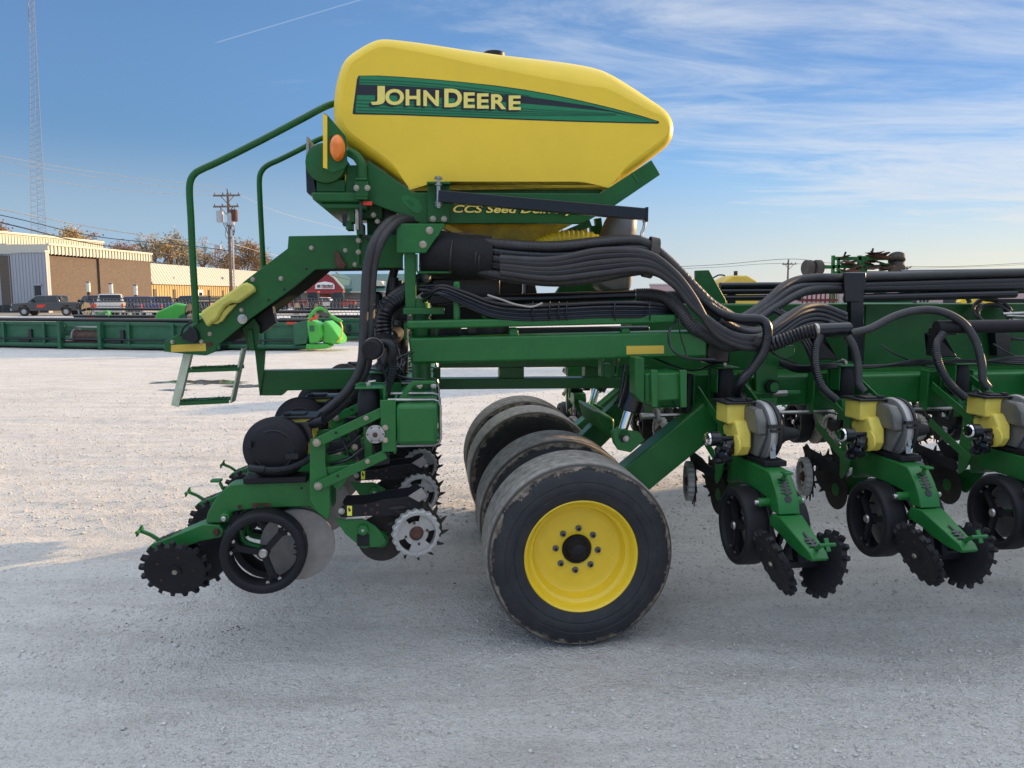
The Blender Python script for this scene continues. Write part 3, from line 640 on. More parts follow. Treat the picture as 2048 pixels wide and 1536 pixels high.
bolts('bolt', [(485, 638)], ys_ - .002, .022, STEEL); bolts('bolt', [(420, 668), (483, 620), (345, 684), (403, 683)], ys_, .010)
for a_, b_ in ((613, 538), (569, 579), (537, 600)): MB().cyl(W(a_, b_, ys_ - .001), W(a_, b_, ys_) + Vector((0, -.003, 0)), .007, 10).obj('plug', BK, PL)
for i, (a_, b_, c_, d_) in enumerate(((669, 499, 680, 532),)):
    plate('rusty_tab', [(669, 499), (680, 507), (685, 520), (694, 531), (684, 538), (671, 533)], ys_ - .04, .035, RUST)
cov = [(398, 628), (404, 621), (483, 567), (492, 565), (502, 569), (511, 578), (509, 583), (476, 607), (462, 606), (450, 613), (440, 628), (434, 640), (423, 646), (416, 655), (411, 650), (406, 641)]
plate('step_guard', cov, ys_ - .055, .05, YF, bevel=.016)
plate('step_guard_bulge', [(421, 648), (436, 640), (446, 622), (456, 611), (474, 607), (470, 612), (452, 632), (445, 642), (434, 648)], ys_ - .03, .028, YF, bevel=.008)
plate('yellow_warning_sticker', [(342, 690), (411, 687), (412, 702), (342, 704)], ys_ - .002, .0015, YD, bevel=0)
plate('worn_patch', [(413, 684), (424, 683), (427, 690), (420, 695), (413, 693)], ys_ - .002, .0015, RUST, bevel=0)
plate('rubber_flap', [(361, 677), (380, 651), (394, 662), (398, 680), (388, 687), (372, 680)], ys_ - .03, .025, BK, bevel=.006)
mb = MB(); mb.tube(cr([W(386, 642, ys_ - .02), W(368, 654, ys_ - .03), W(361, 672, ys_ - .03)], 6), .006, 8); mb.obj('control_cable', BK, PL)
def rail(name, pts, ys, r=.0185): MB().tube(cr(pts, 9), r, 16).obj(name, G, PL)
yr = ys_ - .02
rail('handrail', [W(686, 205, TYN + .25), W(668, 207, TYN + .15), W(645, 216, TYN + .1), W(600, 240, yr), W(520, 282, yr), W(440, 322, yr), W(403, 339, yr), W(389, 348, yr), W(381, 362, yr), W(379, 385, yr), W(382, 440, yr), W(385, 510, yr), W(389, 580, yr), W(392, 645, yr)], 0)
yr2 = ys_ + .56
rail('handrail', [W(668, 272, yr2), W(640, 278, yr2), W(600, 299, yr2), W(560, 319, yr2), W(538, 329, yr2), W(525, 340, yr2), W(519, 358, yr2), W(520, 400, yr2), W(523, 460, yr2), W(527, 535, yr2), W(530, 580, yr2)], 0, .0165)
# folding ladder: two stringers, two rungs
yl1, yl2 = ys_ + .05, ys_ + .09
s0, s1 = W(376, 704, yl1), W(350, 812, yl1); s2, s3 = W(484, 697, yl2), W(461, 806, yl2)
MB().beam(s0, s1, .012, .042, (1, 0, 0)).obj('ladder_stringer', SHEEN, PL); 
for (a, b_) in ((s0, s1), (s2, s3)):
    d = (b_ - a).normalized(); MB().beam(a + Vector((.0, .05, 0)), b_ + Vector((.0, .05, 0)), .10, .010, (1, 0, 0)).obj('ladder_stringer', SHEEN, PL, bevel=.002)
for f0, f1 in (((373, 742), (480, 738)), ((352, 808), (458, 803))):
    p0, p1 = W(*f0, yl1), W(*f1, yl2); mb = MB(); mid = p0.lerp(p1, .5)
    mb.beam(p0, p1, .012, .020); mb.beam(p0 + Vector((0, .10, .006)), p1 + Vector((0, .10, .006)), .012, .022)
    for k_ in range(13):
        u = (k_ + .5) / 13; c0 = p0.lerp(p1, u); mb.box(c0 + Vector((0, .05, .012 + .006 * math.sin(u * 6.283) ** 2)), (.010, .09, .006))
    mb.obj('rung', G, PL)
# hanger leg under the stair
plate('hanger_leg', [(480, 646), (498, 640), (507, 633), (520, 655), (514, 690), (512, 699), (504, 701), (494, 694), (489, 672)], ys_ + .15, .02, G)
mb = MB(); mb.beam(W(500, 660, ys_ + .15), W(505, 699, ys_ + .15), .04, .03); mb.beam(W(505, 699, ys_ + .15), W(528, 700, .84), .05, .012); mb.obj('hanger_strap', G, PL)
plate('toolbox', [(500, 628), (544, 612), (551, 645), (522, 668), (508, 660)], ys_ + .2, .08, BK, bevel=.004)
# ------------------------------------------------------------------ row units
YC = .03                                            # centre plane of the nearest rear unit
g0 = W(527, 1106, YC - .14); UX = g0.x; GZ = g0.z
def U(px, py, y):                                   # unit-local point from the photograph (y measured from the unit's centre plane)
    p = W(px, py, YC + y); return Vector((p.x - UX, y, p.z))
def c4(a, b_): return (260 + a / 3.072, 720 + b_ / 3.072)
def c5(a, b_): return (500 + a / 3.339, 680 + b_ / 3.339)
def c8(a, b_): return (680 + a / 5.69, 860 + b_ / 5.69)
def up(pts, y, cf=None): return [(q.x, q.z) for q in (U(*(cf(a, b_) if cf else (a, b_)), y) for a, b_ in pts)]

def gauge_mesh():
    mb = MB(); r = .203
    mb.lathe([(.160, .0), (.166, -.006), (.185, -.008), (.196, -.004), (.202, .006), (r, .03), (r, .085), (.201, .104), (.193, .112), (.165, .108), (.158, .10), (.157, .06), (.156, .02)], n=56, closed=True)
    mb.lathe([(.030, .005), (.030, .05), (.001, .05)], n=20); mb.lathe([(.024, .002), (.018, -.006), (.001, -.006)], n=16, m=1)
    for k in range(3):
        a = k * 2.094 + .52
        d = Vector((math.cos(a), 0, math.sin(a))); e = Vector((-d.z, 0, d.x))
        mb.beam(d * .025 + Vector((0, .022, 0)), d * .125 + Vector((0, .03, 0)), .03, .022, (0, 1, 0)); 
        for s_ in (-1, 1):
            mb.beam(d * .115 + Vector((0, .03, 0)), d * .158 + e * s_ * .028 + Vector((0, .035, 0)), .022, .014, (0, 1, 0))
            mb.hexb(d * .150 + e * s_ * .03 + Vector((0, .022, 0)), (0, -1, 0), .008, .006, 1)
    return mb.mesh('gauge_wheel', [BD, STEEL], 40)
def closing_mesh():
    mb = MB(); r = .143
    mb.lathe([(.001, -.006), (.030, -.006), (.032, .0), (.12, -.002), (.132, -.004), (r, 0), (r + .002, .012), (r - .002, .030), (.12, .034), (.001, .034)], n=48)
    mb.lathe([(.001, -.014), (.012, -.014), (.014, -.006)], n=6, m=1)
    for k in range(5):
        a = k * 1.2566; mb.lathe([(.001, -.004), (.006, -.004), (.006, .0)], (.088 * math.cos(a), -.001, .088 * math.sin(a)), (0, 1, 0), 8, m=2)
    for k in range(17):
        a = k * 2 * math.pi / 17; d = Vector((math.cos(a), 0, math.sin(a))); e = Vector((-d.z, 0, d.x)); c = Vector((0, .014, 0))
        q = []
        for rr0, w_, t_ in ((r - .012, .011, .017), (r + .010, .0085, .015), (r + .024, .0095, .011)):
            sk = e * (.006 if rr0 > r else 0)
            q += [c + d * rr0 + sk + e * w_ * sx + Vector((0, t_ * sy, 0)) for sx, sy in ((-1, -1), (1, -1), (1, 1), (-1, 1))]
        fs = [(8, 9, 10, 11)]
        for l_ in (0, 4):
            for j in range(4): fs.append((l_ + j, l_ + (j + 1) % 4, l_ + 4 + (j + 1) % 4, l_ + 4 + j))
        mb.add(q, fs)
    return mb.mesh('closing_wheel', [BD, BOLT, RUST], 35)
def disc_mesh():
    return MB().lathe([(.001, -.02), (.03, -.018), (.045, -.004), (.060, .0), (.182, .004), (.1825, .006), (.06, .004), (.001, .0)], n=64).mesh('opener_disc', DISC, 60)
def cleaner_ring():
    mb = MB(); r = .118; n = 60; prof0 = [(r * .80, -.004), (r * .93, -.006), (r, 0), (r, .035), (r * .9, .04), (r * .80, .03)]
    vs = []; k = len(prof0)
    for i in range(n * 2):
        a = i * math.pi / n; sgn = 1 if (i // 3) % 2 else -1
        for j, (q, h) in enumerate(prof0):
            q2 = q + (.0045 * math.sin(a * 20) if j in (2, 3, 1) else 0); vs.append((q2 * math.cos(a), h, q2 * math.sin(a)))
    m_ = n * 2; mb.add(vs, [(i * k + j, ((i + 1) % m_) * k + j, ((i + 1) % m_) * k + (j + 1) % k, i * k + (j + 1) % k) for i in range(m_) for j in range(k)])
    mb.lathe([(.001, -.01), (.022, -.008), (.026, .0), (.038, .012), (.040, .02)], n=20, m=1)
    for i in range(3):
        a = i * 2.094 + .35; mb.lathe([(.038, .008), (.100, .008), (.100, .016), (.038, .016)], (0, 0, 0), (0, 1, 0), 14, closed=True, a0=a, a1=a + 1.25)
    mb.lathe([(.036, .010), (.06, .010), (.06, .018), (.036, .018)], n=32, closed=True)
    for i in range(4):
        a = i * 1.571 + .6; mb.hexb((.055 * math.cos(a), .010, .055 * math.sin(a)), (0, -1, 0), .007, .006, 1, False)
    return mb.mesh('depth_band', [ALU, RUST], 45)
def spike_mesh():
    mb = MB(); mb.lathe([(.001, 0), (.09, 0), (.125, .002), (.125, .006), (.001, .007)], n=32)
    for k in range(13):
        a = k * 2 * math.pi / 13; d = Vector((math.cos(a), 0, math.sin(a))); e = Vector((-d.z, 0, d.x))
        mb.add([d * .118 - e * .014, d * .118 + e * .014, d * .158 + e * .022, d * .150 + e * .010] + [p + Vector((0, .006, 0)) for p in (d * .118 - e * .014, d * .118 + e * .014, d * .158 + e * .022, d * .150 + e * .010)],
               [(0, 1, 2, 3), (7, 6, 5, 4), (0, 4, 5, 1), (1, 5, 6, 2), (2, 6, 7, 3), (3, 7, 4, 0)])
    return mb.mesh('spike_wheel', DST, 30)
GM, CM, DM, KM, SMH = gauge_mesh(), closing_mesh(), disc_mesh(), cleaner_ring(), spike_mesh()
def link(name, me, par, loc, rot=(0, 0, 0)):
    o = bpy.data.objects.new(name, me); COL.objects.link(o); o.parent = par; o.location = loc; o.rotation_euler = rot; return o

def clutter(u, O):
    rn = random.Random(12)
    ch = [Vector(p) for p in ()]
    c0 = U(*c5(700, 560), .02); c1 = U(*c5(640, 800), .02)
    mb = MB()
    for i in range(26):                                # roller chain of the meter drive
        a = i / 26 * 6.2832; p = (c0 + c1) / 2 + Vector((math.cos(a) * .035, 0, math.sin(a) * (c0.z - c1.z) * .5)); mb.box(p, (.014, .010, .010), Matrix.Rotation(a, 3, 'Y'))
    O(mb, 'drive_chain', DST)
    for (a, b_, y, s0, s1, m_) in ((600, 700, .03, .10, .05, BK), (690, 640, .05, .05, .12, GR), (610, 790, .0, .14, .04, GR), (720, 700, .03, .04, .16, BK), (560, 740, .06, .06, .06, DST), (850, 800, .02, .12, .05, BK), (800, 740, .0, .05, .08, DST)):
        O(MB().box(U(*c5(a, b_), y), (s0, .05, s1), Matrix.Rotation(rn.uniform(-.5, .5), 3, 'Y')), 'bracket', m_, .003)
    for (a, b_, c_, d_) in ((520, 760, 740, 640), (540, 830, 760, 720), (600, 620, 700, 800)): O(MB().tube(cr([U(*c5(a, b_), -.05), U(*c5((a + c_) / 2, (b_ + d_) / 2 + 25), -.06), U(*c5(c_, d_), -.04)], 6), .008, 8), 'wiring_line', BP)
    for (a, b_) in ((700, 715), (590, 750), (655, 600)): O(MB().hexb(U(*c5(a, b_), -.02), (0, -1, 0), .013, .01), 'bolt', BOLT)
    for k in range(3):
        p = U(*c8(560 + k * 90, 930 + k * 14), -.06); O(MB().box(p, (.045, .06, .02), Matrix.Rotation(rn.uniform(-.6, .6), 3, 'Y')), 'cleaner_link', BD, .002)
    O(MB().prism(up([(560, 880), (720, 860), (760, 880), (640, 915), (560, 905)], -.11, c8), -.106, -.102), 'cleaner_slot', BP)
    O(MB().tube(cr([U(*c8(600, 820), .0), U(*c8(760, 900), .0), U(*c8(860, 1020), .0)], 6), .014, 8), 'cleaner_stay', DST)

def make_unit(wing=False):
    # main shank is the part's own mesh, the rest hang under it
    sh = up([(465, 1000), (478, 940), (500, 895), (525, 855), (560, 812), (590, 782), (620, 765), (700, 757), (1100, 742), (1180, 745), (1225, 800), (1225, 950), (1150, 940), (1100, 900), (905, 905), (800, 912), (700, 920), (640, 930), (610, 955), (585, 985), (560, 1000)], -.05, c4)
    mb = MB(); mb.prism(sh, -.056, .056)
    p = U(*c4(578, 975), -.12); mb.cyl((p.x, -.115, p.z), (p.x, .115, p.z), .022, 18); mb.cyl((p.x, -.135, p.z), (p.x, .135, p.z), .014, 12, 1)
    u = mb.obj('row_unit', [GR, STEEL], None, 32, .006)
    def O(mb_, nm, m, bev=0, sm=35, **k): return mb_.obj(nm, m, u, sm, bev, **k)
    # upright link plate
    lk = up([(1105, 490), (1150, 478), (1200, 480), (1200, 560), (1200, 640), (1228, 770), (1228, 955), (1212, 985), (1150, 935), (1102, 862)], -.125, c4)
    for s_ in (-.125, .113): O(MB().prism(lk, s_, s_ + .012), 'link_plate', GR, .003)
    # parallel arms
    for s_ in (-.143, .129):
        for (a, b_), (c_, d_) in (((445, 685), (905, 470)), ((455, 975), (905, 762))):
            p0, p1 = U(*c5(a, b_), s_), U(*c5(c_, d_), s_); O(MB().beam(p0 - (p1 - p0) * .03, p1, .010, .046, (0, 0, 1)), 'parallel_arm', GR, .003)
    for (a, b_) in ((445, 685), (455, 975)): O(MB().hexb(U(*c5(a, b_), -.149), (0, -1, 0), .016, .012), 'pivot_bolt', BOLT)
    for (a, b_) in ((775, 521), (785, 810)): O(MB().hexb(U(*c5(a, b_), -.149), (0, -1, 0), .010, .009), 'bolt', BOLT)
    for (a, b_) in ((574, 620), (586, 908)): q = U(*c5(a, b_), -.1492); O(MB().cyl(q, q + Vector((0, -.001, 0)), .007, 10), 'bolt_hole', BK)
    st_ = up([(755, 560), (812, 545), (818, 785), (765, 790)], -.03, c5); O(MB().prism(st_, -.03, -.02), 'brace_plate', GR, .002)
    O(MB().prism(up([(505, 850), (650, 838), (800, 800), (700, 860), (650, 930), (600, 1000), (560, 985)], -.11, c5), -.112, -.10), 'gusset', GR, .003)
    mp_ = up([(868, 402), (974, 398), (976, 745), (882, 747)], -.155, c5); 
    for s_ in (-.160, .148): O(MB().prism(mp_, s_, s_ + .012), 'mount_plate', GR, .003)
    back = U(*c5(990, 580), 0); zt, zb = U(*c5(980, 405), -.1).z, U(*c5(980, 745), -.1).z
    O(MB().box((back.x - .012, 0, (zt + zb) / 2), (.012, .31, zt - zb)), 'mount_face', GR, .003)
    q = U(*c5(838, 628), -.160)
    mb = MB(); mb.lathe([(.044, 0), (.044, -.010), (.030, -.012), (.026, -.020), (.014, -.022)], q, (0, 1, 0), 24)
    mb.hexb(q + Vector((0, -.018, 0)), (0, -1, 0), .013, .010, 1, False)
    for k in range(6): a = k * 1.047; mb.lathe([(.005, -.011), (.001, -.012)], (q.x + .036 * math.cos(a), q.y, q.z + .036 * math.sin(a)), (0, 1, 0), 8, 1)
    O(mb, 'shaft_bearing', [ALU, RUST])
    for (a, b_) in ((903, 585), (903, 668)): O(MB().hexb(U(*c5(a, b_), -.161), (0, -1, 0), .012, .010), 'bolt', BOLT)
    # gauge wheels
    for s_, rz in ((-1, 0), (1, math.pi)): link('gauge_wheel', GM, u, (0, s_ * .155, GZ), (0, .3 * s_, rz + R(3) * (-s_)))
    for s_ in (-1, 1):
        p = U(*c4(700, 1060), 0); q = Vector((0, s_ * .07, GZ)); O(MB().tube(cr([Vector((p.x, s_ * .055, p.z + .03)), Vector((p.x + .02, s_ * .06, p.z - .03)), Vector((-.01, s_ * .075, GZ + .005)), q], 5), .015, 8), 'gauge_arm', GR)
        # opener discs
        cx, cz = U(597, 1087, 0).x, U(597, 1087, 0).z
        link('opener_disc', DM, u, (cx, s_ * .022, cz), (0, 0, (0 if s_ < 0 else math.pi) + R(4) * -s_))
        q = Vector((cx, s_ * .030, cz)); O(MB().lathe([(.020, -.012), (.022, .0), (.052, .004), (.050, .012)], q, (0, -s_, 0), 24), 'disc_hub', BK)
    # clip under the shank
    O(MB().prism(up([(752, 880), (862, 880), (862, 905), (835, 905), (830, 895), (785, 895), (780, 912), (752, 912)], -.06, c4), -.062, -.057), 'rusty_clip', RUST)
    q = U(*c4(675, 902), -.058); O(MB().cyl(q, q + Vector((0, -.003, 0)), .011, 14), 'plug', RUST)
    q = U(*c4(1054, 788), -.058); O(MB().cyl(q, q + Vector((0, -.003, 0)), .006, 14), 'bolt_hole', BK)
    # tail piece
    tl = up([(98, 1165), (130, 1135), (200, 1108), (455, 1005), (555, 1012), (582, 1045), (565, 1085), (430, 1112), (350, 1145), (210, 1180), (115, 1182)], -.05, c4)
    k = len(tl); mb = MB(); wd = [.062 - .022 * max(0, min(1, 1 - (x - tl[0][0]) / .26)) for x, z in tl]
    mb.add([(x, -w_, z) for (x, z), w_ in zip(tl, wd)] + [(x, w_, z) for (x, z), w_ in zip(tl, wd)], [tuple(range(k)), tuple(range(2 * k - 1, k - 1, -1))] + [(i, k + i, k + (i + 1) % k, (i + 1) % k) for i in range(k)])
    tail = O(mb, 'tail_piece', GR, .005, fix=True)
    q = U(*c4(533, 1055), -.06); O(MB().hexb(Vector((q.x, -.063, q.z)), (0, -1, 0), .014, .012), 'pivot_bolt', RUST)
    a, b_ = Vector((tl[1][0], 0, tl[1][1])), Vector((tl[3][0], 0, tl[3][1])); e = (b_ - a).normalized(); nn = Vector((-e.z, 0, e.x))
    nn = nn if nn.z > 0 else -nn
    mb = MB(); c0 = a + e * .085 + nn * .0055; ro = Matrix((e, Vector((0, 1, 0)), nn)).transposed()
    mb.box(c0, (.11, .013, .003), ro)
    for dx in (-.045, -.02, .0): mb.box(c0 + e * dx, (.013, .046, .003), ro)
    O(mb, 'adjuster_slot', BP)
    # spring adjustment notches and hole on the shank's curved back
    pts = [Vector((x, 0, z)) for x, z in sh[0:6]]
    for i, (u_, sz) in enumerate(((2.0, 0),)):
        m0, m1 = pts[1], pts[2]; e2 = (m1 - m0).normalized(); n2 = Vector((-e2.z, 0, e2.x)); n2 = n2 if n2.x < 0 else -n2
        c0 = m0.lerp(m1, .6) + n2 * .001; O(MB().cyl(c0, c0 + n2 * .002, .018, 20), 'round_hole', BP)
    m0, m1 = pts[3], pts[4]; e2 = (m1 - m0).normalized(); n2 = Vector((-e2.z, 0, e2.x)); n2 = n2 if n2.x < 0 else -n2; ro2 = Matrix((e2, Vector((0, 1, 0)), n2)).transposed()
    mb = MB(); c0 = m0.lerp(m1, .3) + n2 * .002; mb.box(c0, (.095, .016, .003), ro2)
    for i in range(5): mb.box(c0 + e2 * (-.036 + .018 * i), (.008, .052, .003), ro2)
    O(mb, 'notched_slot', BP)
    mb = MB(); c0 = m1 + n2 * .004; mb.beam(c0, c0 + Vector((-.015, 0, .035)), .02, .012); mb.box(c0 + Vector((-.03, 0, .045)), (.05, .045, .012)); O(mb, 'depth_handle', GR, .003)
    # down-pressure T handle
    p0, p1 = U(*c4(188, 1112), 0), U(*c4(68, 1050), 0)
    mb = MB(); mid = p0.lerp(p1, .5) + Vector((0, 0, .006)); mb.beam(p0, mid, .016, .016); mb.beam(mid, p1, .016, .016)
    q0, q1 = U(*c4(75, 1016), 0), U(*c4(42, 1082), 0); mb.beam(q0, q1, .020, .010, (1, 0, 0)); qm = q0.lerp(q1, .5); mb.cyl(qm - Vector((0, .04, 0)), qm + Vector((0, .04, 0)), .0085, 10); O(mb, 'tee_handle', GR, .002)
    # closing wheels, tops leaning outward
    cc = U(349.5, 1143, -.13)
    for s_ in (-1, 1): link('closing_wheel', CM, u, (cc.x + (0 if s_ < 0 else .055), s_ * .125, cc.z), (R(22), 0, 0) if s_ < 0 else (R(22), 0, math.pi))
    O(MB().beam((cc.x + .03, -.10, cc.z), (cc.x + .03, .10, cc.z), .03, .03, (0, 0, 1)), 'closing_axle', BK)
    O(MB().beam((cc.x + .03, 0, cc.z), (cc.x + .06, 0, cc.z + .09), .03, .05), 'closing_hanger', BK)
    # seed meter: vacuum dome on the right hand side, seed box on the left
    dc = U(543, 904, -.13); R0 = .150
    hm = MB(); hm.lathe([(.135, .0), (R0, .004), (R0, .045), (R0 - .006, .049), (.001, .05)], (dc.x, -.03, dc.z), (0, 1, 0), 48)
    O(hm, 'meter_housing', GREY if wing else BK, 0, 45)
    mb = MB(); mb.lathe([(R0 + .004, .0), (R0 + .006, -.010), (R0 + .001, -.022), (R0 - .012, -.028), (R0 - .020, -.038), (R0 - .035, -.046), (.08, -.060), (.03, -.062), (.001, -.062)], (dc.x, -.03, dc.z), (0, 1, 0), 56)
    dm = O(mb, 'vacuum_dome', BD if not wing else BK, 0, 45)
    if not wing:
        mb = MB(); mb.lathe([(.090, -.088), (.096, -.090), (.100, -.087)], (dc.x, 0, dc.z), (0, 1, 0), 40, a0=-2.0, a1=2.6)
        q = U(*c4(735, 520), -.09); mb.box(q, (.018, .02, .03)); q = U(*c4(995, 590), -.09); mb.box(q, (.06, .016, .028)); O(mb, 'dome_ridge', BK)
        mb = MB(); mb.tube(cr([U(*c4(742, 662), -.09), U(*c4(775, 668), -.11), U(*c4(832, 672), -.12)], 4), .019, 14); O(mb, 'dome_outlet', BK)
        O(MB().tube(cr([U(*c4(832, 674), -.12), U(*c4(900, 674), -.12), U(*c4(980, 662), -.11), U(*c4(1050, 635), -.09), U(*c4(1115, 595), -.06), U(*c4(1180, 545), -.03)], 6), .0185, 14, .009, .16), 'vacuum_hose', HOSE)
    else:
        mb = MB(); mb.lathe([(.062, 0), (.052, .03), (.040, .045), (.030, .10), (.022, .115), (.001, .118)], (dc.x - .02, -.085, dc.z - .02), (0, -1, 0), 24); O(mb, 'dome_outlet', BD)
        mb = MB(); mb.lathe([(.152, 0), (.158, -.012), (.152, -.026)], (dc.x, .012, dc.z), (0, 1, 0), 56); O(mb, 'clamp_ring', ALU)
        q = Vector((dc.x - .150, -.005, dc.z)); mb = MB(); mb.box(q + Vector((-.008, 0, .045)), (.02, .085, .018)); mb.box(q + Vector((-.008, 0, .02)), (.014, .05, .012)); O(mb, 'latch_band', BP)
        mb = MB(); mb.box(q + Vector((.018, 0, -.075)), (.012, .030, .10), Matrix.Rotation(.25, 3, 'Y')); mb.box(q + Vector((.006, 0, -.055)), (.012, .02, .05), Matrix.Rotation(.25, 3, 'Y')); O(mb, 'buckle', STEEL, .002)
        O(MB().prism([(dc.x - .125, dc.z + .075), (dc.x - .08, dc.z + .125), (dc.x + .05, dc.z + .13), (dc.x + .06, dc.z + .0), (dc.x - .135, dc.z - .005)], .021, .075), 'seed_cover', CLEAR, .014); O(MB().prism([(dc.x - .13, dc.z - .005), (dc.x + .06, dc.z - .0), (dc.x + .03, dc.z - .125), (dc.x - .06, dc.z - .13)], .021, .045), 'meter_rib_cover', GREY, .008)
    O(MB().box((dc.x + .0, -.02, U(*c4(870, 725), 0).z + .006), (.30, .12, .030)), 'meter_base', BD, .004)
    bz = dc.z; bx = dc.x + .105
    y0, y1 = .015, .175
    bp = [(bx - .085, bz + .130), (bx + .085, bz + .130), (bx + .085, bz + .02), (bx + .05, bz - .03), (bx - .02, bz - .09), (bx - .075, bz - .09), (bx - .085, bz + .03)]
    mb = MB(); vs = [(x, y0, z) for x, z in bp] + [(x, y1 if z > bz + .01 else .155, z) for x, z in bp]; k = len(bp)
    mb.box((bx, (y0 + y1) / 2, bz + .083), (.15, y1 - y0 - .015, .108))
    mb.prism([(bx - .080, bz + .012), (bx + .08, bz + .012), (bx + .05, bz - .05), (bx - .08, bz - .03)], y0 + .02, .13)
    O(mb, 'seed_box', YS, .010)
    mb = MB(); mb.prism([(bx - .10, bz + .05), (bx - .03, bz + .06), (bx + .02, bz - .02), (bx + .0, bz - .12), (bx - .05, bz - .145), (bx - .115, bz - .13), (bx - .145, bz - .08), (bx - .14, bz - .01), (bx - .12, bz + .02)], .06, .135); O(mb, 'seed_chute', YS, .012)
    O(MB().lathe([(.055, 0), (.055, .012), (.035, .016), (.001, .016)], (bx - .115, .13, bz - .075), (0, 1, 0), 24), 'meter_boss', YS)
    mb = MB(); mb.box((bx, (y0 + y1) / 2, bz + .142), (.185, y1 - y0 + .02, .012)); mb.box((bx - .02, (y0 + y1) / 2, bz + .152), (.10, .09, .010)); mb.box((bx - .06, y0 + .03, bz + .156), (.03, .03, .016)); O(mb, 'seed_box_lid', BK, .003)
    mb = MB(); mb.tube(cr([(bx + .04, y0 + .02, bz + .10), (bx + .09, y0 - .01, bz + .115), (bx + .13, y0 - .03, bz + .13)], 4), .024, 14); mb.lathe([(.033, 0), (.033, .02)], (bx + .02, y0 + .04, bz + .08), (1, -.3, .3), 16); O(mb, 'inlet_elbow', BK)
    O(MB().prism([(bx - .02, bz + .12), (bx + .06, bz + .12), (bx + .07, bz + .03), (bx + .02, bz + .02), (bx - .02, bz + .06)], y0 - .014, y0 - .001), 'inlet_plate', BP, .003)
    # drive
    mb = MB(); rn = random.Random(4)
    mb.cyl((bx - .10, .13, bz - .04), (bx - .10, .235, bz - .04), .012, 10); mb.lathe([(.038, 0), (.040, .05), (.030, .055)], (bx - .10, .225, bz - .04), (0, 1, 0), 14)
    for k_ in range(9): mb.lathe([(.024, -.02), (.026, .02), (.016, .028)], (bx - .10 + rn.uniform(-.015, .03), (.185) + rn.uniform(-.02, .03), bz - .07 - k_ * .011), (rn.uniform(-.5, .5), 1, rn.uniform(-.3, .3)), 9)
    O(mb, 'meter_drive', BP)
    O(MB().lathe([(.001, .012), (.028, .010), (.036, .0)], (bx - .10, .285, bz - .04), (-.3, 1, .1), 24), 'drive_cap', CHROME)
    for k_ in range(5): a = k_ * 1.3; O(MB().hexb((bx - .12 + .028 * math.cos(a), .20, bz - .09 + .035 * math.sin(a)), (-.4, 1, 0), .0045, .004, 0, False), 'screw', STEEL)
    # air spring with its bracket
    ax = U(738, 812, .0).x; zt_, zb_ = U(738, 776, 0).z, U(738, 846, 0).z
    O(MB().lathe([(.046, 0), (.056, .02), (.057, .10), (.052, .16), (.045, .18), (.044, .195)], (ax, .0, zb_ - .01), (0, 0, 1), 26), 'air_spring', BD)
    mb = MB(); mb.box((ax + .01, 0, zt_ + .006), (.145, .13, .008)); mb.box((ax + .08, 0, zt_ - .10), (.010, .13, .21)); 
    mb.box((ax - .0, .062, zt_ - .07), (.10, .006, .14)); O(mb, 'spring_bracket', GR, .003)
    mb = MB(); mb.cyl((ax, 0, zt_), (ax, 0, zt_ + .03), .013, 10); mb.cyl((ax, 0, zt_ + .03), (ax + .035, 0, zt_ + .034), .008, 8); O(mb, 'air_fitting', STEEL)
    clutter(u, O)
    # row cleaner in front
    am = up([(0, 895), (30, 852), (260, 845), (400, 820), (480, 790), (780, 755), (860, 700), (900, 740), (960, 760), (900, 850), (820, 960), (700, 985), (620, 970), (300, 975), (20, 990), (-20, 940)], -.09, c8)
    for s_ in (-.10, .088): O(MB().prism(am, s_, s_ + .012), 'cleaner_arm', BD, .003)
    q = U(*c8(18, 922), -.102); O(MB().hexb(q, (0, -1, 0), .013, .010), 'pivot_bolt', STEEL)
    for (a, b_) in ((290, 862), (427, 852), (290, 948), (427, 942)): q = U(*c8(a, b_), -.1015); O(MB().cyl(q, q + Vector((0, -.003, 0)), .008, 10), 'rusty_rivet', RUST)
    q = U(*c8(360, 905), -.1015); O(MB().cyl(q, q + Vector((0, -.001, 0)), .010, 12), 'keyhole', BP)
    O(MB().prism(up([(80, 865), (136, 863), (136, 975), (82, 975)], -.103, c8), -.1035, -.102), 'warning_sticker', STK)
    O(MB().prism(up([(92, 885), (108, 882), (112, 905), (124, 900), (122, 925), (104, 930), (96, 915)], -.104, c8), -.1045, -.1036), 'sticker_print', BP)
    q0 = U(872 - 40 + 2, 1066, -.12)
    link('depth_band', KM, u, (q0.x, -.135, q0.z), (0, .4, R(14))); link('spike_wheel', SMH, u, (q0.x + .004, -.085, q0.z), (R(3), .2, R(14)))
    link('spike_wheel', SMH, u, (q0.x - .03, .085, q0.z), (0, .6, R(-14))); link('depth_band', KM, u, (q0.x - .03, .135, q0.z), (0, .4, math.pi - R(14)))
    q1 = U(*c8(470, 1240), -.03)
    O(MB().lathe([(.001, -.004), (.120, -.002), (.122, .002), (.001, .004)], (q1.x, -.01, q1.z), (0, 1, 0), 48), 'coulter_blade', DST)
    mb = MB(); mb.lathe([(.038, .05), (.036, .0), (.026, -.004), (.024, .012), (.001, .012)], (q1.x, -.055, q1.z), (0, 1, 0), 24); O(mb, 'coulter_hub', GR)
    O(MB().lathe([(.023, .0), (.014, -.004), (.001, -.004)], (q1.x, -.052, q1.z), (0, 1, 0), 12), 'hub_cap', RUST)
    O(MB().prism(up([(-60, 1000), (60, 1020), (240, 1010), (300, 1030), (400, 1090), (470, 1160), (530, 1250), (520, 1290), (440, 1330), (330, 1330), (300, 1345), (245, 1340), (190, 1290), (60, 1180), (-60, 1010)], -.07, c8), -.075, -.062), 'coulter_bracket', GR, .003)
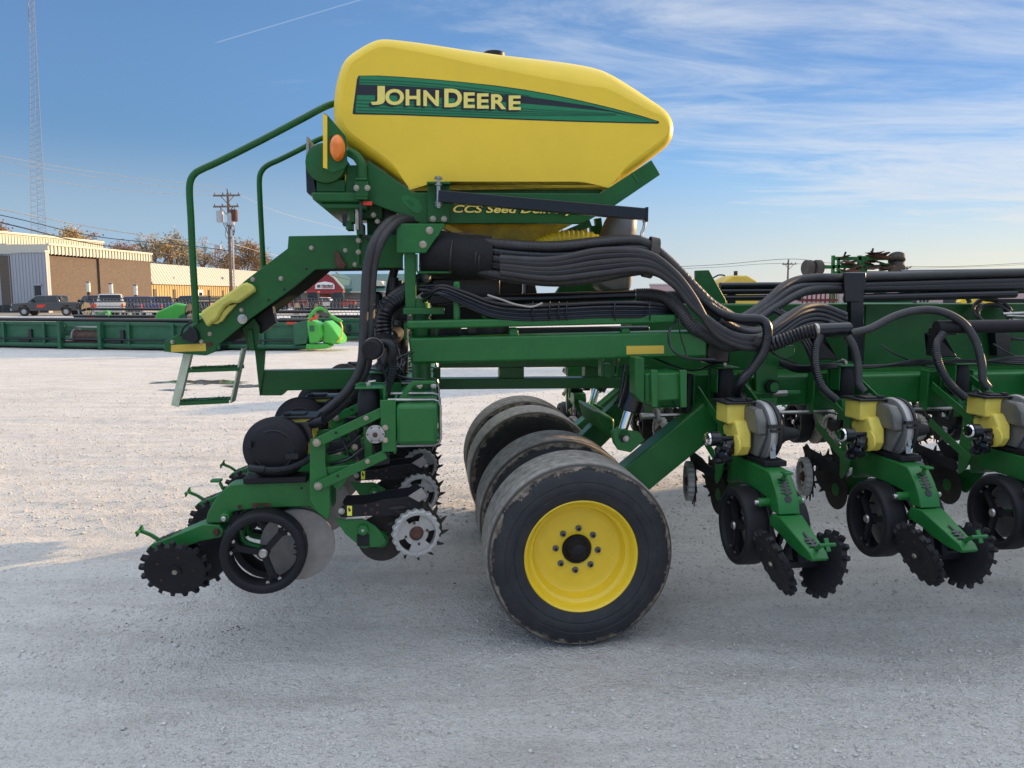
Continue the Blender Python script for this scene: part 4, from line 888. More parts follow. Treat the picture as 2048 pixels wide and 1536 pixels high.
    O(MB().prism(up([(192, 1190), (330, 1190), (332, 1322), (195, 1320)], -.08, c8), -.083, -.075), 'slotted_plate', BD, .002)
    q = U(*c8(262, 1138), -.09); mb = MB(); mb.lathe([(.026, .02), (.027, 0), (.024, -.008), (.001, -.010)], q, (0, 1, 0), 28); mb.hexb(q + Vector((0, -.008, 0)), (0, -1, 0), .009, .006, 1, False); O(mb, 'round_knob', [GR, STEEL])
    q = up([(780, 745), (930, 650), (985, 745), (900, 810)], -.11, c8); O(MB().prism(q, -.125, -.115), 'scraper_plate', DISC)
    return u

unit = make_unit(False); unit.parent = PL; unit.location = (UX, YC, 0)
for i in range(1, 5):
    c = copy_tree(unit, PL); c.location = (UX, YC + .762 * i, 0)
# Martin tag on the third unit's cleaner: printed white plate
q = W(849, 936, YC + .762 * 2 - .13)
tg = MB().box(q, (.055, .003, .05)).obj('white_tag', WHITE, PL, rot=None); text('Mar', 'lettering', BP, tg, q + Vector((-.022, -.003, -.014)), Vector((.044, 0, 0)), Vector((0, 0, .028)), .001, .02)

# rear tool bar with its end plate and clamps
zc_ = (U(834, 809, -.17).z + U(834, 890, -.17).z) / 2; xb = U(834, 850, -.17).x + UX; sz = .205
yb0 = YC - .17
tb = MB().box((xb, yb0 + 1.75, zc_), (.200, 3.5, .200)).obj('rear_tool_bar', GR, PL, 30, .022)
MB().prism([(xb - .082, zc_ - .082), (xb + .082, zc_ - .082), (xb + .082, zc_ + .082), (xb - .082, zc_ + .082)], yb0 - .004, yb0 + .002).obj('end_cap', GR, tb, bevel=.003)
for i in range(5):
    for dy in (-.125, .125):
        y = YC + .762 * i + dy + (.0 if i else .02); h_ = .112; pts = [(xb - .14, y, zc_ + h_), (xb + .08, y, zc_ + h_), (xb + h_ - .008, y, zc_ + h_ - .008), (xb + h_, y, zc_ + .08), (xb + h_, y, zc_ - .08), (xb + h_ - .008, y, zc_ - h_ + .008), (xb + .08, y, zc_ - h_), (xb - .14, y, zc_ - h_)]
        MB().tube(pts, .0085, 10).obj('clamp_bolt', STEEL, PL)
bk = plate('top_bracket', [(790, 809), (812, 775), (816, 770), (826, 762), (871, 762), (873, 768), (845, 769), (828, 772), (818, 783), (815, 800)], YC - .10, .02, GR)
plate('top_bracket', [(822, 765), (868, 760), (874, 763), (874, 800), (822, 800)], YC + .62, .03, GR)
bolts('bolt', [(839, 771), (867, 771)], YC + .01, .012, STEEL)
plate('cap_plate', [(709, 770), (718, 765), (780, 765), (775, 800), (765, 812)], YC + .10, .02, GR)

# ------------------------------------------------------------------ wing frame and units
cz0 = 4.06; ang = R(9)
wx, wy = (1522 - CX) / F * cz0, None
dW = pixdir(1522, 1045); wpt = Vector((0, 0, CAMH)) + dW * cz0
WF = Frame((wpt.x, wpt.y), ang)
def WW(px, py, y):                                   # photograph -> wing plane y -> planter coordinates
    return PF.local(WF.world(WF.w(px, py, y)))
def wl(x, y, z): return PF.local(WF.world((x, y, z)))   # wing-local -> planter
dyaw = WF.yaw - PF.yaw
wunit = make_unit(True); wunit.parent = PL
WZ = .040
def putw(u, i): u.location = wl(.762 * i, 0, WZ); u.rotation_euler = (0, 0, dyaw + math.pi / 2)
putw(wunit, 0)
for i in list(range(1, 11)): putw(copy_tree(wunit, PL), i)
bx_ = xb - UX; zw = zc_ + WZ                          # wing tool bar stands in front of its units
def wbox(name, x0, x1, y0, y1, z0, z1, m=GR, bev=.006, par=PL):
    mb = MB(); vs = [wl(x, y, z) for x in (x0, x1) for y in (y0, y1) for z in (z0, z1)]
    return mb.add(vs, [(0, 1, 3, 2), (4, 6, 7, 5), (0, 4, 5, 1), (2, 3, 7, 6), (0, 2, 6, 4), (1, 5, 7, 3)]).obj(name, m, par, 30, bev)
wt = wbox('wing_tool_bar', -.38, 8.2, bx_ - .09, bx_ + .09, zw - .09, zw + .09, GR, .016)
MB().tube([wl(-.46, bx_ - .14, zw - .125), wl(8.2, bx_ - .14, zw - .125)], .012, 6).obj('drive_shaft', STEEL, PL)
# bar end bracket and shaft bearing at the left end
for a_, b_ in ((-.36, -.34),): wbox('bar_end_plate', a_, b_, bx_ - .13, bx_ + .12, zw - .16, zw + .13)
q = wl(-.37, bx_ - .14, zw - .125); MB().lathe([(.045, -.01), (.045, .01), (.02, .02)], q, (math.cos(dyaw), math.sin(dyaw), 0), 20).obj('shaft_bearing', ALU, PL)
MB().cyl(wl(-.47, bx_ - .14, zw - .125), wl(-.37, bx_ - .14, zw - .125), .018, 12).obj('shaft_end', STEEL, PL)
wbox('rubber_stop', -.215, -.185, bx_ - .22, bx_ - .12, zw - .25, zw + .13, BD, .01)
# centre hinge plates
def wplate(name, pts, y, th, m=GR, bev=.005, par=PL):
    a = [WF.w(px, py, y) for px, py in pts]; s_ = sum(a[i].x * a[(i + 1) % len(a)].z - a[(i + 1) % len(a)].x * a[i].z for i in range(len(a)))
    if s_ < 0: a = a[::-1]
    n = len(a); mb = MB(); mb.add([wl(p.x, y, p.z) for p in a] + [wl(p.x, y + th, p.z) for p in a], [tuple(range(n)), tuple(range(2 * n - 1, n - 1, -1))] + [(i, n + i, n + (i + 1) % n, (i + 1) % n) for i in range(n)])
    return mb.obj(name, m, par, 30, bev)
wplate('hinge_plate', [(1512, 700), (1590, 690), (1590, 712), (1560, 722), (1556, 735), (1556, 812), (1520, 812), (1512, 790)], bx_ - .16, .03)
q = WW(1543, 773, bx_ - .18); dn = Vector((math.sin(dyaw), -math.cos(dyaw), 0)); mb = MB(); mb.lathe([(.042, 0), (.042, .02), (.034, .02)], q, dn, 28, 1); mb.lathe([(.028, .0), (.028, .04), (.001, .04)], q, dn, 24); mb.obj('hinge_pin', [GR, BD], PL)
wplate('arm_link', [(1478, 762), (1490, 757), (1520, 800), (1516, 812), (1500, 800)], bx_ - .2, .02)
wplate('lower_lug', [(1520, 796), (1556, 797), (1554, 812), (1520, 814)], bx_ - .2, .03)
MB().cyl(WW(1506, 787, bx_ - .15), WW(1598, 786, bx_ - .15), .017, 12).obj('turnbuckle', GR, PL); MB().cyl(WW(1542, 787, bx_ - .155), WW(1573, 786, bx_ - .155), .0175, 12).obj('turnbuckle_rod', STEEL, PL)
# big forward tongue
yt_ = 1.15
a0, a1 = WW(1395, 614, yt_), WW(2048, 609, yt_)
tg_ = wbox('tongue_beam', -.35, 7.5, yt_, yt_ + .28, 1.36, 1.805, G, .012)
plate('mast_plate', [(1392, 541), (1418, 540), (1452, 600), (1452, 720), (1395, 720)], 1.30, .04, G)
for i in range(4): wbox('tongue_gusset', 1.3 + i * 1.6, 1.33 + i * 1.6, yt_ - .012, yt_, 1.37, 1.79, G, 0)
# hose rack post with its black bracket
wplate('rack_post', [(1701, 560), (1727, 560), (1729, 724), (1704, 724)], .95, .05, BP)
wplate('rack_bracket', [(1688, 545), (1732, 545), (1733, 560), (1727, 590), (1722, 604), (1690, 604)], .93, .02, BP)
wplate('rack_plate', [(1688, 560), (1726, 560), (1720, 602), (1688, 602)], .98, .01, G)
wplate('rack_bracket', [(1454, 565), (1472, 565), (1472, 607), (1456, 607)], 1.6, .02, BP)

# lift arms and cylinders
def armbox(name, p0, p1, y, wdt, ht, m=GR, bev=.012): return MB().beam(p0, p1, wdt, ht, (0, 0, 1), 0).obj(name, m, PL, 30, bev)
armbox('lift_arm', W(1205, 1004, .52), W(1425, 824, .52), .52, .15, .20)
armbox('lift_arm', W(1120, 905, 2.28), W(1320, 735, 2.28), 2.28, .15, .20)
armbox('lift_arm', W(1160, 900, 1.45), W(1300, 760, 1.45), 1.45, .12, .16)
def lift(px0, py0, px1, py1, y, bx2, by2):
    a, b_, c = W(px0, py0, y), W(px1, py1, y), W(bx2, by2, y); u = (b_ - a).normalized()
    ba = MB().cyl(a, b_, .066, 24).obj('lift_cylinder', BP, PL, bevel=.006); MB().cyl(b_, c, .027, 18).obj('cylinder_rod', CHROME, ba)
    mb = MB(); mb.cyl(c + Vector((0, -.06, 0)), c + Vector((0, .06, 0)), .035, 16); mb.obj('rod_eye', GR, ba)
lift(1281, 742, 1258, 822, .42, 1243, 868); lift(1216, 735, 1193, 778, 1.75, 1182, 815)
plate('cylinder_lug', [(1226, 862), (1240, 858), (1278, 864), (1290, 880), (1262, 905), (1236, 900), (1228, 885)], .36, .02, GR)
plate('cylinder_lug', [(1222, 862), (1240, 858), (1278, 864), (1290, 880), (1262, 905), (1236, 900), (1226, 885)], .48, .02, GR)
q = W(1252, 877, .355); MB().hexb(q, (0, -1, 0), .014, .012).obj('bolt', STEEL, PL); plate('lug_slot', [(1240, 872), (1252, 871), (1254, 884), (1243, 885)], .352, .006, BK, bevel=.003)
plate('cylinder_lug', [(1172, 815), (1190, 808), (1222, 822), (1232, 845), (1222, 870), (1195, 862), (1176, 842)], 1.66, .03, GR)
MB().prism(poly([(1190, 822), (1230, 838), (1228, 880), (1200, 862)], 1.0), 1.0, 1.6).obj('rockshaft', GR, PL, bevel=.02)
p0 = W(1404, 845, .3); MB().cyl((p0.x, .6, p0.z + .1), (p0.x, 2.7, p0.z + .1), .07, 20).obj('rockshaft_tube', GR, PL)
plate('side_rail', [(1270, 716), (1289, 716), (1289, 805), (1284, 806), (1270, 790)], .12, .12, G)
MB().prism(poly([(1289, 747), (1365, 745), (1365, 800), (1289, 805)], .14), .14, .40).obj('wing_pivot_box', GR, PL, bevel=.01)
for px_ in (1302, 1360): plate('pivot_flange', [(px_, 740), (px_ + 14, 740), (px_ + 14, 815), (px_ + 2, 815)], .11, .02, GR)
mb = MB(); q = W(1222, 740, .5); mb.cyl(q + Vector((-.02, -.03, 0)), q + Vector((-.02, .03, 0)), .04, 16); mb.box(q + Vector((-.06, 0, .02)), (.015, .08, .11)); mb.box(q + Vector((.03, 0, .02)), (.015, .08, .11)); mb.obj('roller_bracket', GR, PL, bevel=.003)
MB().tube(cr([W(1250, 730, .38), W(1245, 765, .36), W(1238, 795, .36), W(1230, 808, .4)], 6), .010, 8).obj('hydraulic_line', HOSE, PL)

# far wing, folded forward on the other side, seen through the frame
far = R(-3); FF = Frame(PF.world((1.0, 3.35, 0)), PF.yaw + far)
def fl(x, y, z): return PF.local(FF.world((x, y, z)))
for i in range(-1, 9):  # leftmost unit is added to carry the ground shadow further
    c = copy_tree(unit, PL); c.location = fl(.35 + .762 * i, 0, .02); c.rotation_euler = (0, 0, far - math.pi / 2)
mb = MB(); vs = [fl(x, y, z) for x in (-.25, 7.4) for y in (-bx_ - .09, -bx_ + .09) for z in (zc_ - .08, zc_ + .10)]
mb.add(vs, [(0, 1, 3, 2), (4, 6, 7, 5), (0, 4, 5, 1), (2, 3, 7, 6), (0, 2, 6, 4), (1, 5, 7, 3)]).obj('wing_tool_bar', GR, PL, 30, .016)
# ------------------------------------------------------------------ hoses
def hose(name, pts, r, m=HOSE, rib=.010, rr=.06, n=12, par=PL): return MB().tube(cr(pts, 7), r, n, rib, rr).obj(name, m, par)
# main bundle: stations (px, py centre, y plane, spread in z per row)
yb_ = .33
stn = [(905, 503, .50), (960, 514, .43), (1040, 525, .36), (1120, 528, .34), (1200, 519, .33), (1260, 511, .33), (1300, 514, .33), (1346, 543, .33), (1390, 584, .32), (1435, 618, .30), (1475, 648, .28), (1515, 655, .28)]
sprd = [24, 29, 32, 34, 34, 31, 27, 25, 24, 22, 18, 14]
rows = 5; RB = .0275
W2 = W
bund = []
rn = random.Random(11)
for lay in range(2):
    for k in range(rows):
        u = -1 + 2 * k / (rows - 1) + rn.uniform(-.06, .06); pts = []
        ph = rn.uniform(0, 6); k_ = k
        for i, ((px, py, y), s_) in enumerate(zip(stn, sprd)):
            # across direction is vertical in the picture, leaning where the bundle turns down
            lean = [0, 0, 0, 0, 0, 0, .25, .5, .65, .6, .3, .1][i]
            pts.append(W(px - u * s_ * -lean * 1.0, py + u * s_ + math.sin(i * .9 + ph) * 1.2, y + lay * .055 + math.sin(i * 1.3 + ph * 2) * .006))
        e = k + lay * rows
        bund.append((u, lay, pts))
ends = {0: 'rack', 1: 'rack', 2: 'rack', 3: 'rack', 4: 'drop', 5: 'loop', 6: 'loop'}
for u, lay, pts in bund:
    k = int(round((u + 1) / 2 * (rows - 1)))
    if k <= 2:      # sweep up onto the hose rack to the right
        base = pts[:-3] + [W(1428 + k * 9, 612 + k * 5, .34 + lay * .06)]
        ty = (556, 572, 577, 598)[k]
        base += [W(1470 + k * 14, 640 + k * 3, .45 + lay * .07), W(1525 + k * 10, 610 + k * 4, .65 + lay * .07), W(1572 + k * 12, 570 + k * 9, .85 + lay * .06), W(1622 + k * 10, ty + lay * 3, .97 + lay * .05), WW(1718, ty - 1 + lay * 3, 1.0 + lay * .05), WW(1900, ty - 6 + lay * 3, 1.0 + lay * .05), WW(2200, ty - 14 + lay * 3, 1.0 + lay * .05)]
        hose('seed_hose', base, RB, HOSE if k % 2 else HOSEG)
    elif k == 3 and lay == 0:      # down to the first wing unit's seed box
        hose('seed_hose', pts[:-2] + [W(1480, 637, .24), W(1522, 640, .22), W(1535, 660, .20), W(1528, 700, .2), W(1506, 735, .2), W(1483, 762, .2), W(1474, 785, .24), W(1484, 803, .3)], RB * 1.02, HOSE)
    else:
        dy = (k - 4) * 14 + lay * 6
        hose('seed_hose', pts[:-2] + [W(1440, 640 + dy * .8, .30 + lay * .06), W(1490, 665 + dy * .6, .34 + lay * .06), W(1535, 662 + dy * .4, .4), W(1580, 636 + dy * .6, .5), W(1625, 628 + dy * .7, .6), W(1668, 650 + dy * .6, .62), W(1700, 672, .64 + lay * .04)], RB, HOSEG)
for k in range(5):                                   # looser hoses lying over and under the bundle, drooping to the wing
    dz = k * 9 - 10; hose('seed_hose', [W(1000, 545 - k * 7, .30), W(1100, 556 - k * 9, .27), W(1200, 546 - k * 11, .26), W(1290, 538 - k * 8, .26), W(1345, 566 - k * 6, .25), W(1385, 612 - k * 5, .24), W(1425, 650 + dz * .4, .22), W(1470, 676 + dz * .5, .22), W(1520, 680 + dz * .6, .26), W(1560, 655 + dz, .36), W(1600, 628 + dz, .46), W(1640, 622 + dz, .56), W(1690, 640 + dz, .62)], .021, HOSE if k % 2 else HOSEG, .010, .06)
# strap round the bundle and black wrap
mb = MB()
P0 = W(1301, 515, .355); ringp = []
for i in range(25):
    a = i * 6.2832 / 24; ringp.append(P0 + Vector((math.sin(a) * .022, math.cos(a) * .075 + .0, math.sin(a) * .108)))
for a, b_ in zip(ringp, ringp[1:]): mb.beam(a, b_, .050, .005, (a - P0).normalized().to_tuple())
mb.obj('bundle_strap', mat('strap_brown', (.026, .021, .019), .8, dust=.25), PL, 20)
def wrap(name, sts, m):
    mb = MB(); rings = []
    for (p, ry, rz) in sts: rings.append([(p.x + rn.uniform(-.004, .004), p.y + ry * math.cos(a), p.z + rz * math.sin(a) * (1 + .05 * math.sin(a * 5 + p.x * 30))) for a in [j * 6.2832 / 24 for j in range(24)]])
    for r_ in rings: mb.v += r_
    for i in range(len(rings) - 1):
        for j in range(24): mb.f.append((i * 24 + j, (i + 1) * 24 + j, (i + 1) * 24 + (j + 1) % 24, i * 24 + (j + 1) % 24)); mb.mi.append(0)
    mb.f.append(tuple(range(24))); mb.mi.append(0); mb.f.append(tuple((len(rings) - 1) * 24 + j for j in range(24))); mb.mi.append(0)
    return mb.obj(name, m, PL, 50, fix=True)
WR = mat('bundle_wrap', (.008, .008, .009), .85, bump=.6, bscale=25)
wrap('bundle_wrap', [(W(842, 512, .58), .10, .10), (W(862, 508, .56), .13, .115), (W(890, 510, .54), .14, .125), (W(925, 513, .51), .13, .128), (W(960, 514, .48), .12, .122), (W(982, 516, .46), .10, .115)], WR)
for a_, b_, c_, d_ in ((955, 482, 950, 548), (962, 486, 958, 552), (905, 480, 900, 545)):
    MB().tube(cr([W(a_, b_, .42), W(a_ - 4, (b_ + d_) / 2, .36), W(c_, d_, .42)], 5), .004, 6).obj('cable_tie', HOSEG, PL)

# two delivery hoses dropping to the rear units, plus more behind
for k, (dx, dy, y) in enumerate(((0, 0, .30), (12, 3, .32))):
    hose('seed_hose', [W(830 + dx, 440 + dy, .62), W(800 + dx, 437 + dy, .50), W(775 + dx, 447 + dy, .40), W(750 + dx, 480 + dy, .32), W(735 + dx, 530 + dy, y), W(730 + dx, 600, y), W(727 + dx, 670, y), W(722 + dx, 730, y - .02), W(700 + dx * .9, 775 + dy, y - .03), W(662 + dx, 813 + dy * 2, y - .02), W(620 + dx, 843 + dy * 2, y - .03), W(592 + dx, 857 + dy * 2, y - .05)], .0255, HOSEG, .011, .06)
for k, y in enumerate((1.0, 1.75, 2.5)): hose('seed_hose', [W(812, 470, y), W(795, 520, y), W(780, 580, y), W(776, 650, y), W(765, 720, y), W(720, 790, y), W(690 + k * 8, 812 - k * 12, y)], .026, HOSEG, .014, .06)
for k in range(1, 4):
    y = YC + .762 * k; bxk = UX + (dc_x := U(543, 904, -.13).x) + .085; bzk = U(543, 904, -.13).z
    hose('seed_hose', [(bxk + .13, y + .04, bzk + .13), (bxk + .26, y + .02, bzk + .20), (bxk + .40, y - .02, bzk + .34), (bxk + .46, y, bzk + .62), (bxk + .47, y, bzk + .85)], .0255, HOSEG, .012, .06)
MB().cyl(W(737, 702, .10), W(778, 690, .14), .008, 8).obj('wiring_rod', STEEL, PL)
# vacuum manifold and its big corrugated hose at the rear bar
q0 = W(742, 700, .02); mb = MB(); mb.lathe([(.001, -.004), (.044, -.003), (.049, .004), (.052, .012), (.052, .06), (.054, .062), (.054, .078), (.050, .08), (.050, 1.6)], q0, (.12, 1, .06), 36); mb.obj('vacuum_manifold', BD, PL)
MB().lathe([(.0545, .058), (.0555, .06), (.0555, .066), (.0545, .068)], q0, (.12, 1, .06), 36).obj('hose_clamp', STEEL, PL)
MB().tube(cr([W(750, 690, .12), W(768, 686, .10), W(781, 690, .08), W(785, 704, .08), W(784, 724, .10)], 5), .026, 14).obj('manifold_elbow', BK, PL)
hose('vacuum_hose', [W(784, 722, .10), W(783, 745, .12), W(776, 770, .14), W(765, 800, .16), W(740, 835, .16), W(712, 868, .1)], .024, HOSE, .012, .12)
hose('vacuum_hose', [W(772, 690, .42), W(768, 668, .42), W(766, 640, .43), W(774, 615, .45), W(792, 598, .50), W(818, 580, .60), W(850, 560, .75)], .052, HOSE, .020, .13, 20)
MB().box(W(765, 663, .40), (.11, .01, .012), Matrix.Rotation(.2, 3, 'Y')).obj('hose_clamp', STEEL, PL)
plate('mud_shield', [(740, 590), (750, 582), (762, 584), (765, 600), (766, 630), (756, 655), (745, 652)], .9, .5, BK, bevel=.03)
MB().beam(W(757, 718, .10), W(776, 762, .12), .025, .012).obj('manifold_brace', BD, PL)
MB().tube(cr([W(780, 745, .14), W(800, 752, .12), W(822, 757, .1), W(850, 758, .1)], 5), .005, 6).obj('air_line', BP, PL)
for k in range(7):
    a = rn.uniform(0, 6); MB().tube(cr([W(790 + 6 * k, 700 + rn.uniform(-8, 8), .3), W(800 + rn.uniform(-12, 12), 725 + rn.uniform(-8, 8), .22), W(785 + rn.uniform(-12, 25), 745 + rn.uniform(-6, 6), .2), W(800 + rn.uniform(-20, 20), 760, .25)], 6), .005, 6).obj('air_line', BP, PL)
# dark plumbing between the beams: long pipe, wiring loom, fittings
MB().cyl(W(905, 603, .44), W(1272, 590, .42), .029, 18).obj('vacuum_pipe', BP, PL)
MB().lathe([(.032, 0), (.034, .002), (.034, .022), (.032, .024)], W(1268, 590, .42), (1, 0, .01), 24).obj('hose_clamp', STEEL, PL)
hose('vacuum_hose', [W(1272, 590, .42), W(1305, 590, .40), W(1335, 598, .36), W(1360, 620, .30), W(1382, 650, .28), W(1410, 668, .30), W(1450, 690, .30), W(1500, 685, .26), W(1540, 682, .22)], .038, HOSEG, .012, .08, 18)
rl = random.Random(5)
for k in range(16):
    o_ = (k % 8) * 4.0; yk = .30 + (k // 8) * .05 + rl.uniform(-.01, .01)
    MB().tube(cr([W(845 + rl.uniform(-6, 10), 585 + rl.uniform(-12, 20), yk + .1), W(880, 572 + o_ * .6, yk), W(930, 585 + o_ * .9, yk), W(985, 605 + o_, yk), W(1050, 612 + o_, yk), W(1120, 610 + o_, yk), W(1200, 606 + o_, yk), W(1280, 606 + o_, yk), W(1345, 615 + o_ * .6, yk + .05), W(1390, 640 + o_ * .4, yk + .1)], 5), .0075 if k % 3 else .010, 8).obj('wiring_loom', BP if k % 4 else HOSE, PL)
for px_ in (1066, 1100, 1118, 1134, 1230, 1300): MB().tube(cr([W(px_, 604, .28), W(px_ - 1, 622, .265), W(px_, 641, .28)], 4), .004, 6).obj('cable_tie', BP, PL)
MB().tube(cr([W(975, 590, .27), W(1000, 598, .26), W(1025, 607, .25), W(1048, 612, .25), W(1066, 613, .25), W(1085, 606, .25)], 6), .0055, 6).obj('capillary_line', mat('pale_line', (.35, .33, .28), .4), PL)
# blocks of machinery behind the bundle (meters, fan, valve bank): they close the view through the frame
def blk(name, pts, y, d_, m, bev=.01): return plate(name, pts, y, d_, m, bevel=bev)
blk('valve_bank', [(845, 560), (1000, 548), (1000, 600), (845, 612)], .8, .35, BP); blk('frame_backplate', [(838, 456), (958, 470), (958, 560), (838, 560)], .75, .5, BP)
blk('fan_support', [(1130, 560), (1245, 545), (1245, 588), (1110, 590)], .85, .08, G); blk('support_block', [(1000, 545), (1045, 545), (1045, 588), (1000, 590)], 1.2, .2, BP); blk('support_block', [(1052, 545), (1068, 545), (1075, 590), (1052, 590)], 1.1, .2, BP)
blk('frame_cross_tube', [(862, 590), (1420, 580), (1420, 640), (862, 650)], 1.5, .15, BP)
for k in range(6):
    p = W(850 + rl.uniform(0, 150), 655 + rl.uniform(0, 10), .55); MB().box(p, (.12, .08, .06)).obj('valve_block', BP, PL)
xbeam('inner_rail', (855, 660), (1300, 652), (855, 676), (1300, 668), .6, .1, BP)
# fan and yellow corrugated duct, grey motor
q = W(1238, 462, .75); mb = MB(); mb.lathe([(.001, -.14), (.05, -.13), (.085, -.09), (.10, -.03), (.105, .03), (.10, .09)], q, (-.25, .2, -1), 26); mb.lathe([(.10, 0), (.125, .02), (.125, .05), (.10, .06)], q + Vector((.02, 0, -.09)), (.25, -.2, 1), 26); mb.obj('hydraulic_motor', GREY, PL, fix=True)
hose('yellow_duct', [W(1075, 495, .62), W(1110, 481, .62), W(1150, 478, .62), W(1185, 484, .62), W(1205, 505, .62)], .055, YP, .026, .18, 20)
blk('fan_housing', [(1195, 540), (1270, 540), (1262, 585), (1225, 590), (1195, 575)], .55, .2, GREY, .03)
MB().beam(W(1100, 480, .70), W(1180, 447, .70), .05, .04).obj('hopper_brace', G, PL); MB().beam(W(955, 485, .68), W(890, 452, .68), .03, .03).obj('hopper_brace', YP, PL)
MB().beam(W(960, 487, .72), W(1068, 487, .72), .03, .02).obj('hopper_flange', BP, PL)
for px_, py_ in ((1185, 470), (1165, 460), (1195, 455)): MB().beam(W(px_, py_ - 18, .9), W(px_ + 5, py_ + 25, .9), .04, .04).obj('fan_bracket', G if px_ != 1165 else YP, PL)
plate('rear_backplate', [(782, 600), (815, 596), (815, 748), (786, 748)], .95, .02, BP)
MB().cyl(W(800, 640, .8), W(800, 745, .8), .05, 14).obj('accumulator', BP, PL)
# clutter under the tank's rear corner
for (a_, b_, s0, s1, y, m_) in ((737, 425, .16, .08, .7, G), (772, 432, .13, .10, .8, BP), (706, 428, .03, .10, .6, G), (746, 465, .06, .16, .85, G), (722, 460, .04, .06, .6, G), (700, 452, .035, .05, .62, G), (716, 440, .02, .12, .58, BOLT), (780, 470, .12, .16, .9, BP), (760, 410, .22, .06, .75, G)):
    MB().box(W(a_, b_, y), (s0, .12, s1)).obj('valve_body', m_, PL, bevel=.004)
MB().box(W(735, 407, yf - .03), (.05, .02, .02)).obj('red_reflector', RED, PL)
MB().box(W(690, 441, .6), (.02, .08, .06)).obj('valve_body', BP, PL)
MB().tube(cr([W(722, 403, yf - .05), W(722, 440, yf - .06), W(728, 470, yf - .05), W(742, 482, yf - .02)], 6), .008, 8).obj('air_line', HOSEG, PL)
bolts('bolt', [(747, 430), (755, 443), (717, 481), (717, 504)], .58, .012)
MB().cyl(W(717, 470, ys_ - .03), W(717, 530, ys_ - .03), .010, 10).obj('pivot_pin', G, PL)
for (a_, b_) in ((855, 550), (850, 560), (846, 540)): MB().lathe([(.022, 0), (.03, .02), (.02, .05)], W(a_, b_, .6), (.3, -.5, 1), 12).obj('dusty_fitting', GREY, PL)

# wing: manifolds, drop hoses, loops, coils
def wcyl(name, p0, p1, r, m, n=20, bev=.004): return MB().cyl(p0, p1, r, n).obj(name, m, PL, bevel=bev)
hose('vacuum_hose', [W(1500, 690, .30), W(1530, 692, .26), W(1560, 683, .2), W(1600, 668, .16), W(1632, 660, .13)], .040, HOSE, .018, .16, 20)
mn = wcyl('vacuum_manifold', WW(1628, 661, .36), WW(1699, 658, .36), .0385, BP)
MB().lathe([(.040, 0), (.042, .002), (.042, .016), (.040, .018)], WW(1627, 661, .36), (math.cos(dyaw), math.sin(dyaw), 0), 24).obj('hose_clamp', STEEL, mn)
wcyl('vacuum_manifold', WW(1872, 654, .36), WW(2110, 651, .36), .0385, BD)
for a_ in (0, 1):
    x0 = (1660, 1897)[a_]; y0_ = (695, 690)[a_]
    wplate('fill_canister', [(x0 - 21, y0_ - 20), (x0 + 20, y0_ - 20), (x0 + 17, y0_ - 30), (x0 + 19, y0_ - 34), (x0 - 18, y0_ - 34), (x0 - 24, y0_ + 24), (x0 + 20, y0_ + 24)], .52, .10, BK, .012)
wplate('canister_body', [(1420, 660), (1452, 655), (1462, 700), (1460, 728), (1415, 728), (1412, 700)], .50, .12, BP, .015)
wplate('canister_body', [(1340, 665), (1352, 662), (1358, 700), (1344, 700)], .55, .05, BP, .01)
hose('vacuum_hose', [WW(1640, 672, .30), WW(1631, 700, .26), WW(1632, 740, .22), WW(1645, 775, .20), WW(1672, 800, .18)], .024, HOSE, .012, .1)
hose('seed_hose', [WW(1695, 672, .30), WW(1708, 695, .28), WW(1716, 730, .26), WW(1717, 765, .24), WW(1728, 783, .22)], .022, HOSEG, .012, .05)
hose('seed_hose', [WW(1700, 667, .33), WW(1740, 657, .34), WW(1790, 632, .36), WW(1840, 620, .36), WW(1885, 624, .34), WW(1925, 645, .32), WW(1950, 680, .28), WW(1963, 725, .24), WW(1966, 760, .22), WW(1978, 777, .2)], .0235, HOSEG, .014, .05)
hose('vacuum_hose', [WW(1886, 668, .30), WW(1873, 690, .26), WW(1878, 730, .22), WW(1900, 768, .20), WW(1930, 796, .18)], .024, HOSE, .012, .1)
hose('seed_hose', [W(1560, 650, .5), WW(1590, 632, .60), WW(1625, 628, .60), WW(1665, 648, .56), WW(1690, 662, .45)], .022, HOSEG, .014, .05)
for k in range(3): MB().tube(cr([W(1545 + k * 7, 620, .62), W(1575 + k * 7, 640, .6), W(1610 + k * 6, 690, .55), W(1625 + k * 3, 725, .5)], 5), .011, 8).obj('hydraulic_line', BP, PL)
for k in range(5): MB().tube(cr([WW(1560, 722 + k * 2, .50), WW(1600, 732 + k * 3, .48 + k * .01), WW(1660, 728 + k * 2, .48), WW(1740, 735 - k, .48), WW(1840, 720 + k * 2, .48), WW(1930, 728 - k * 2, .48), WW(2060, 712 + k * 4, .48), WW(2300, 715 + k * 3, .48)], 5), .008, 6).obj('wiring_loom', BP, PL)
# air lines onto the air springs
for i in range(5):
    x = .762 * i; axu = U(738, 812, 0).x; zt_ = U(738, 776, 0).z + WZ
    MB().tube(cr([wl(x, axu + .03, zt_ + .034), wl(x - .08, axu, zt_ + .02), wl(x - .22, axu - .02, zt_ - .01), wl(x - .42, axu, zt_ + .06), wl(x - .5, axu + .05, zt_ + .12)], 6), .0055, 6).obj('air_line', BP, PL)
MB().tube(cr([W(1352, 640, .26), W(1338, 665, .2), W(1340, 690, .18), W(1355, 708, .15), W(1385, 718, .12), W(1430, 720, .12)], 6), .007, 8).obj('air_line', BP, PL)
MB().tube(cr([W(1358, 636, .26), W(1360, 665, .24), W(1370, 700, .24), W(1376, 716, .22)], 6), .004, 6).obj('air_line', BP, PL)
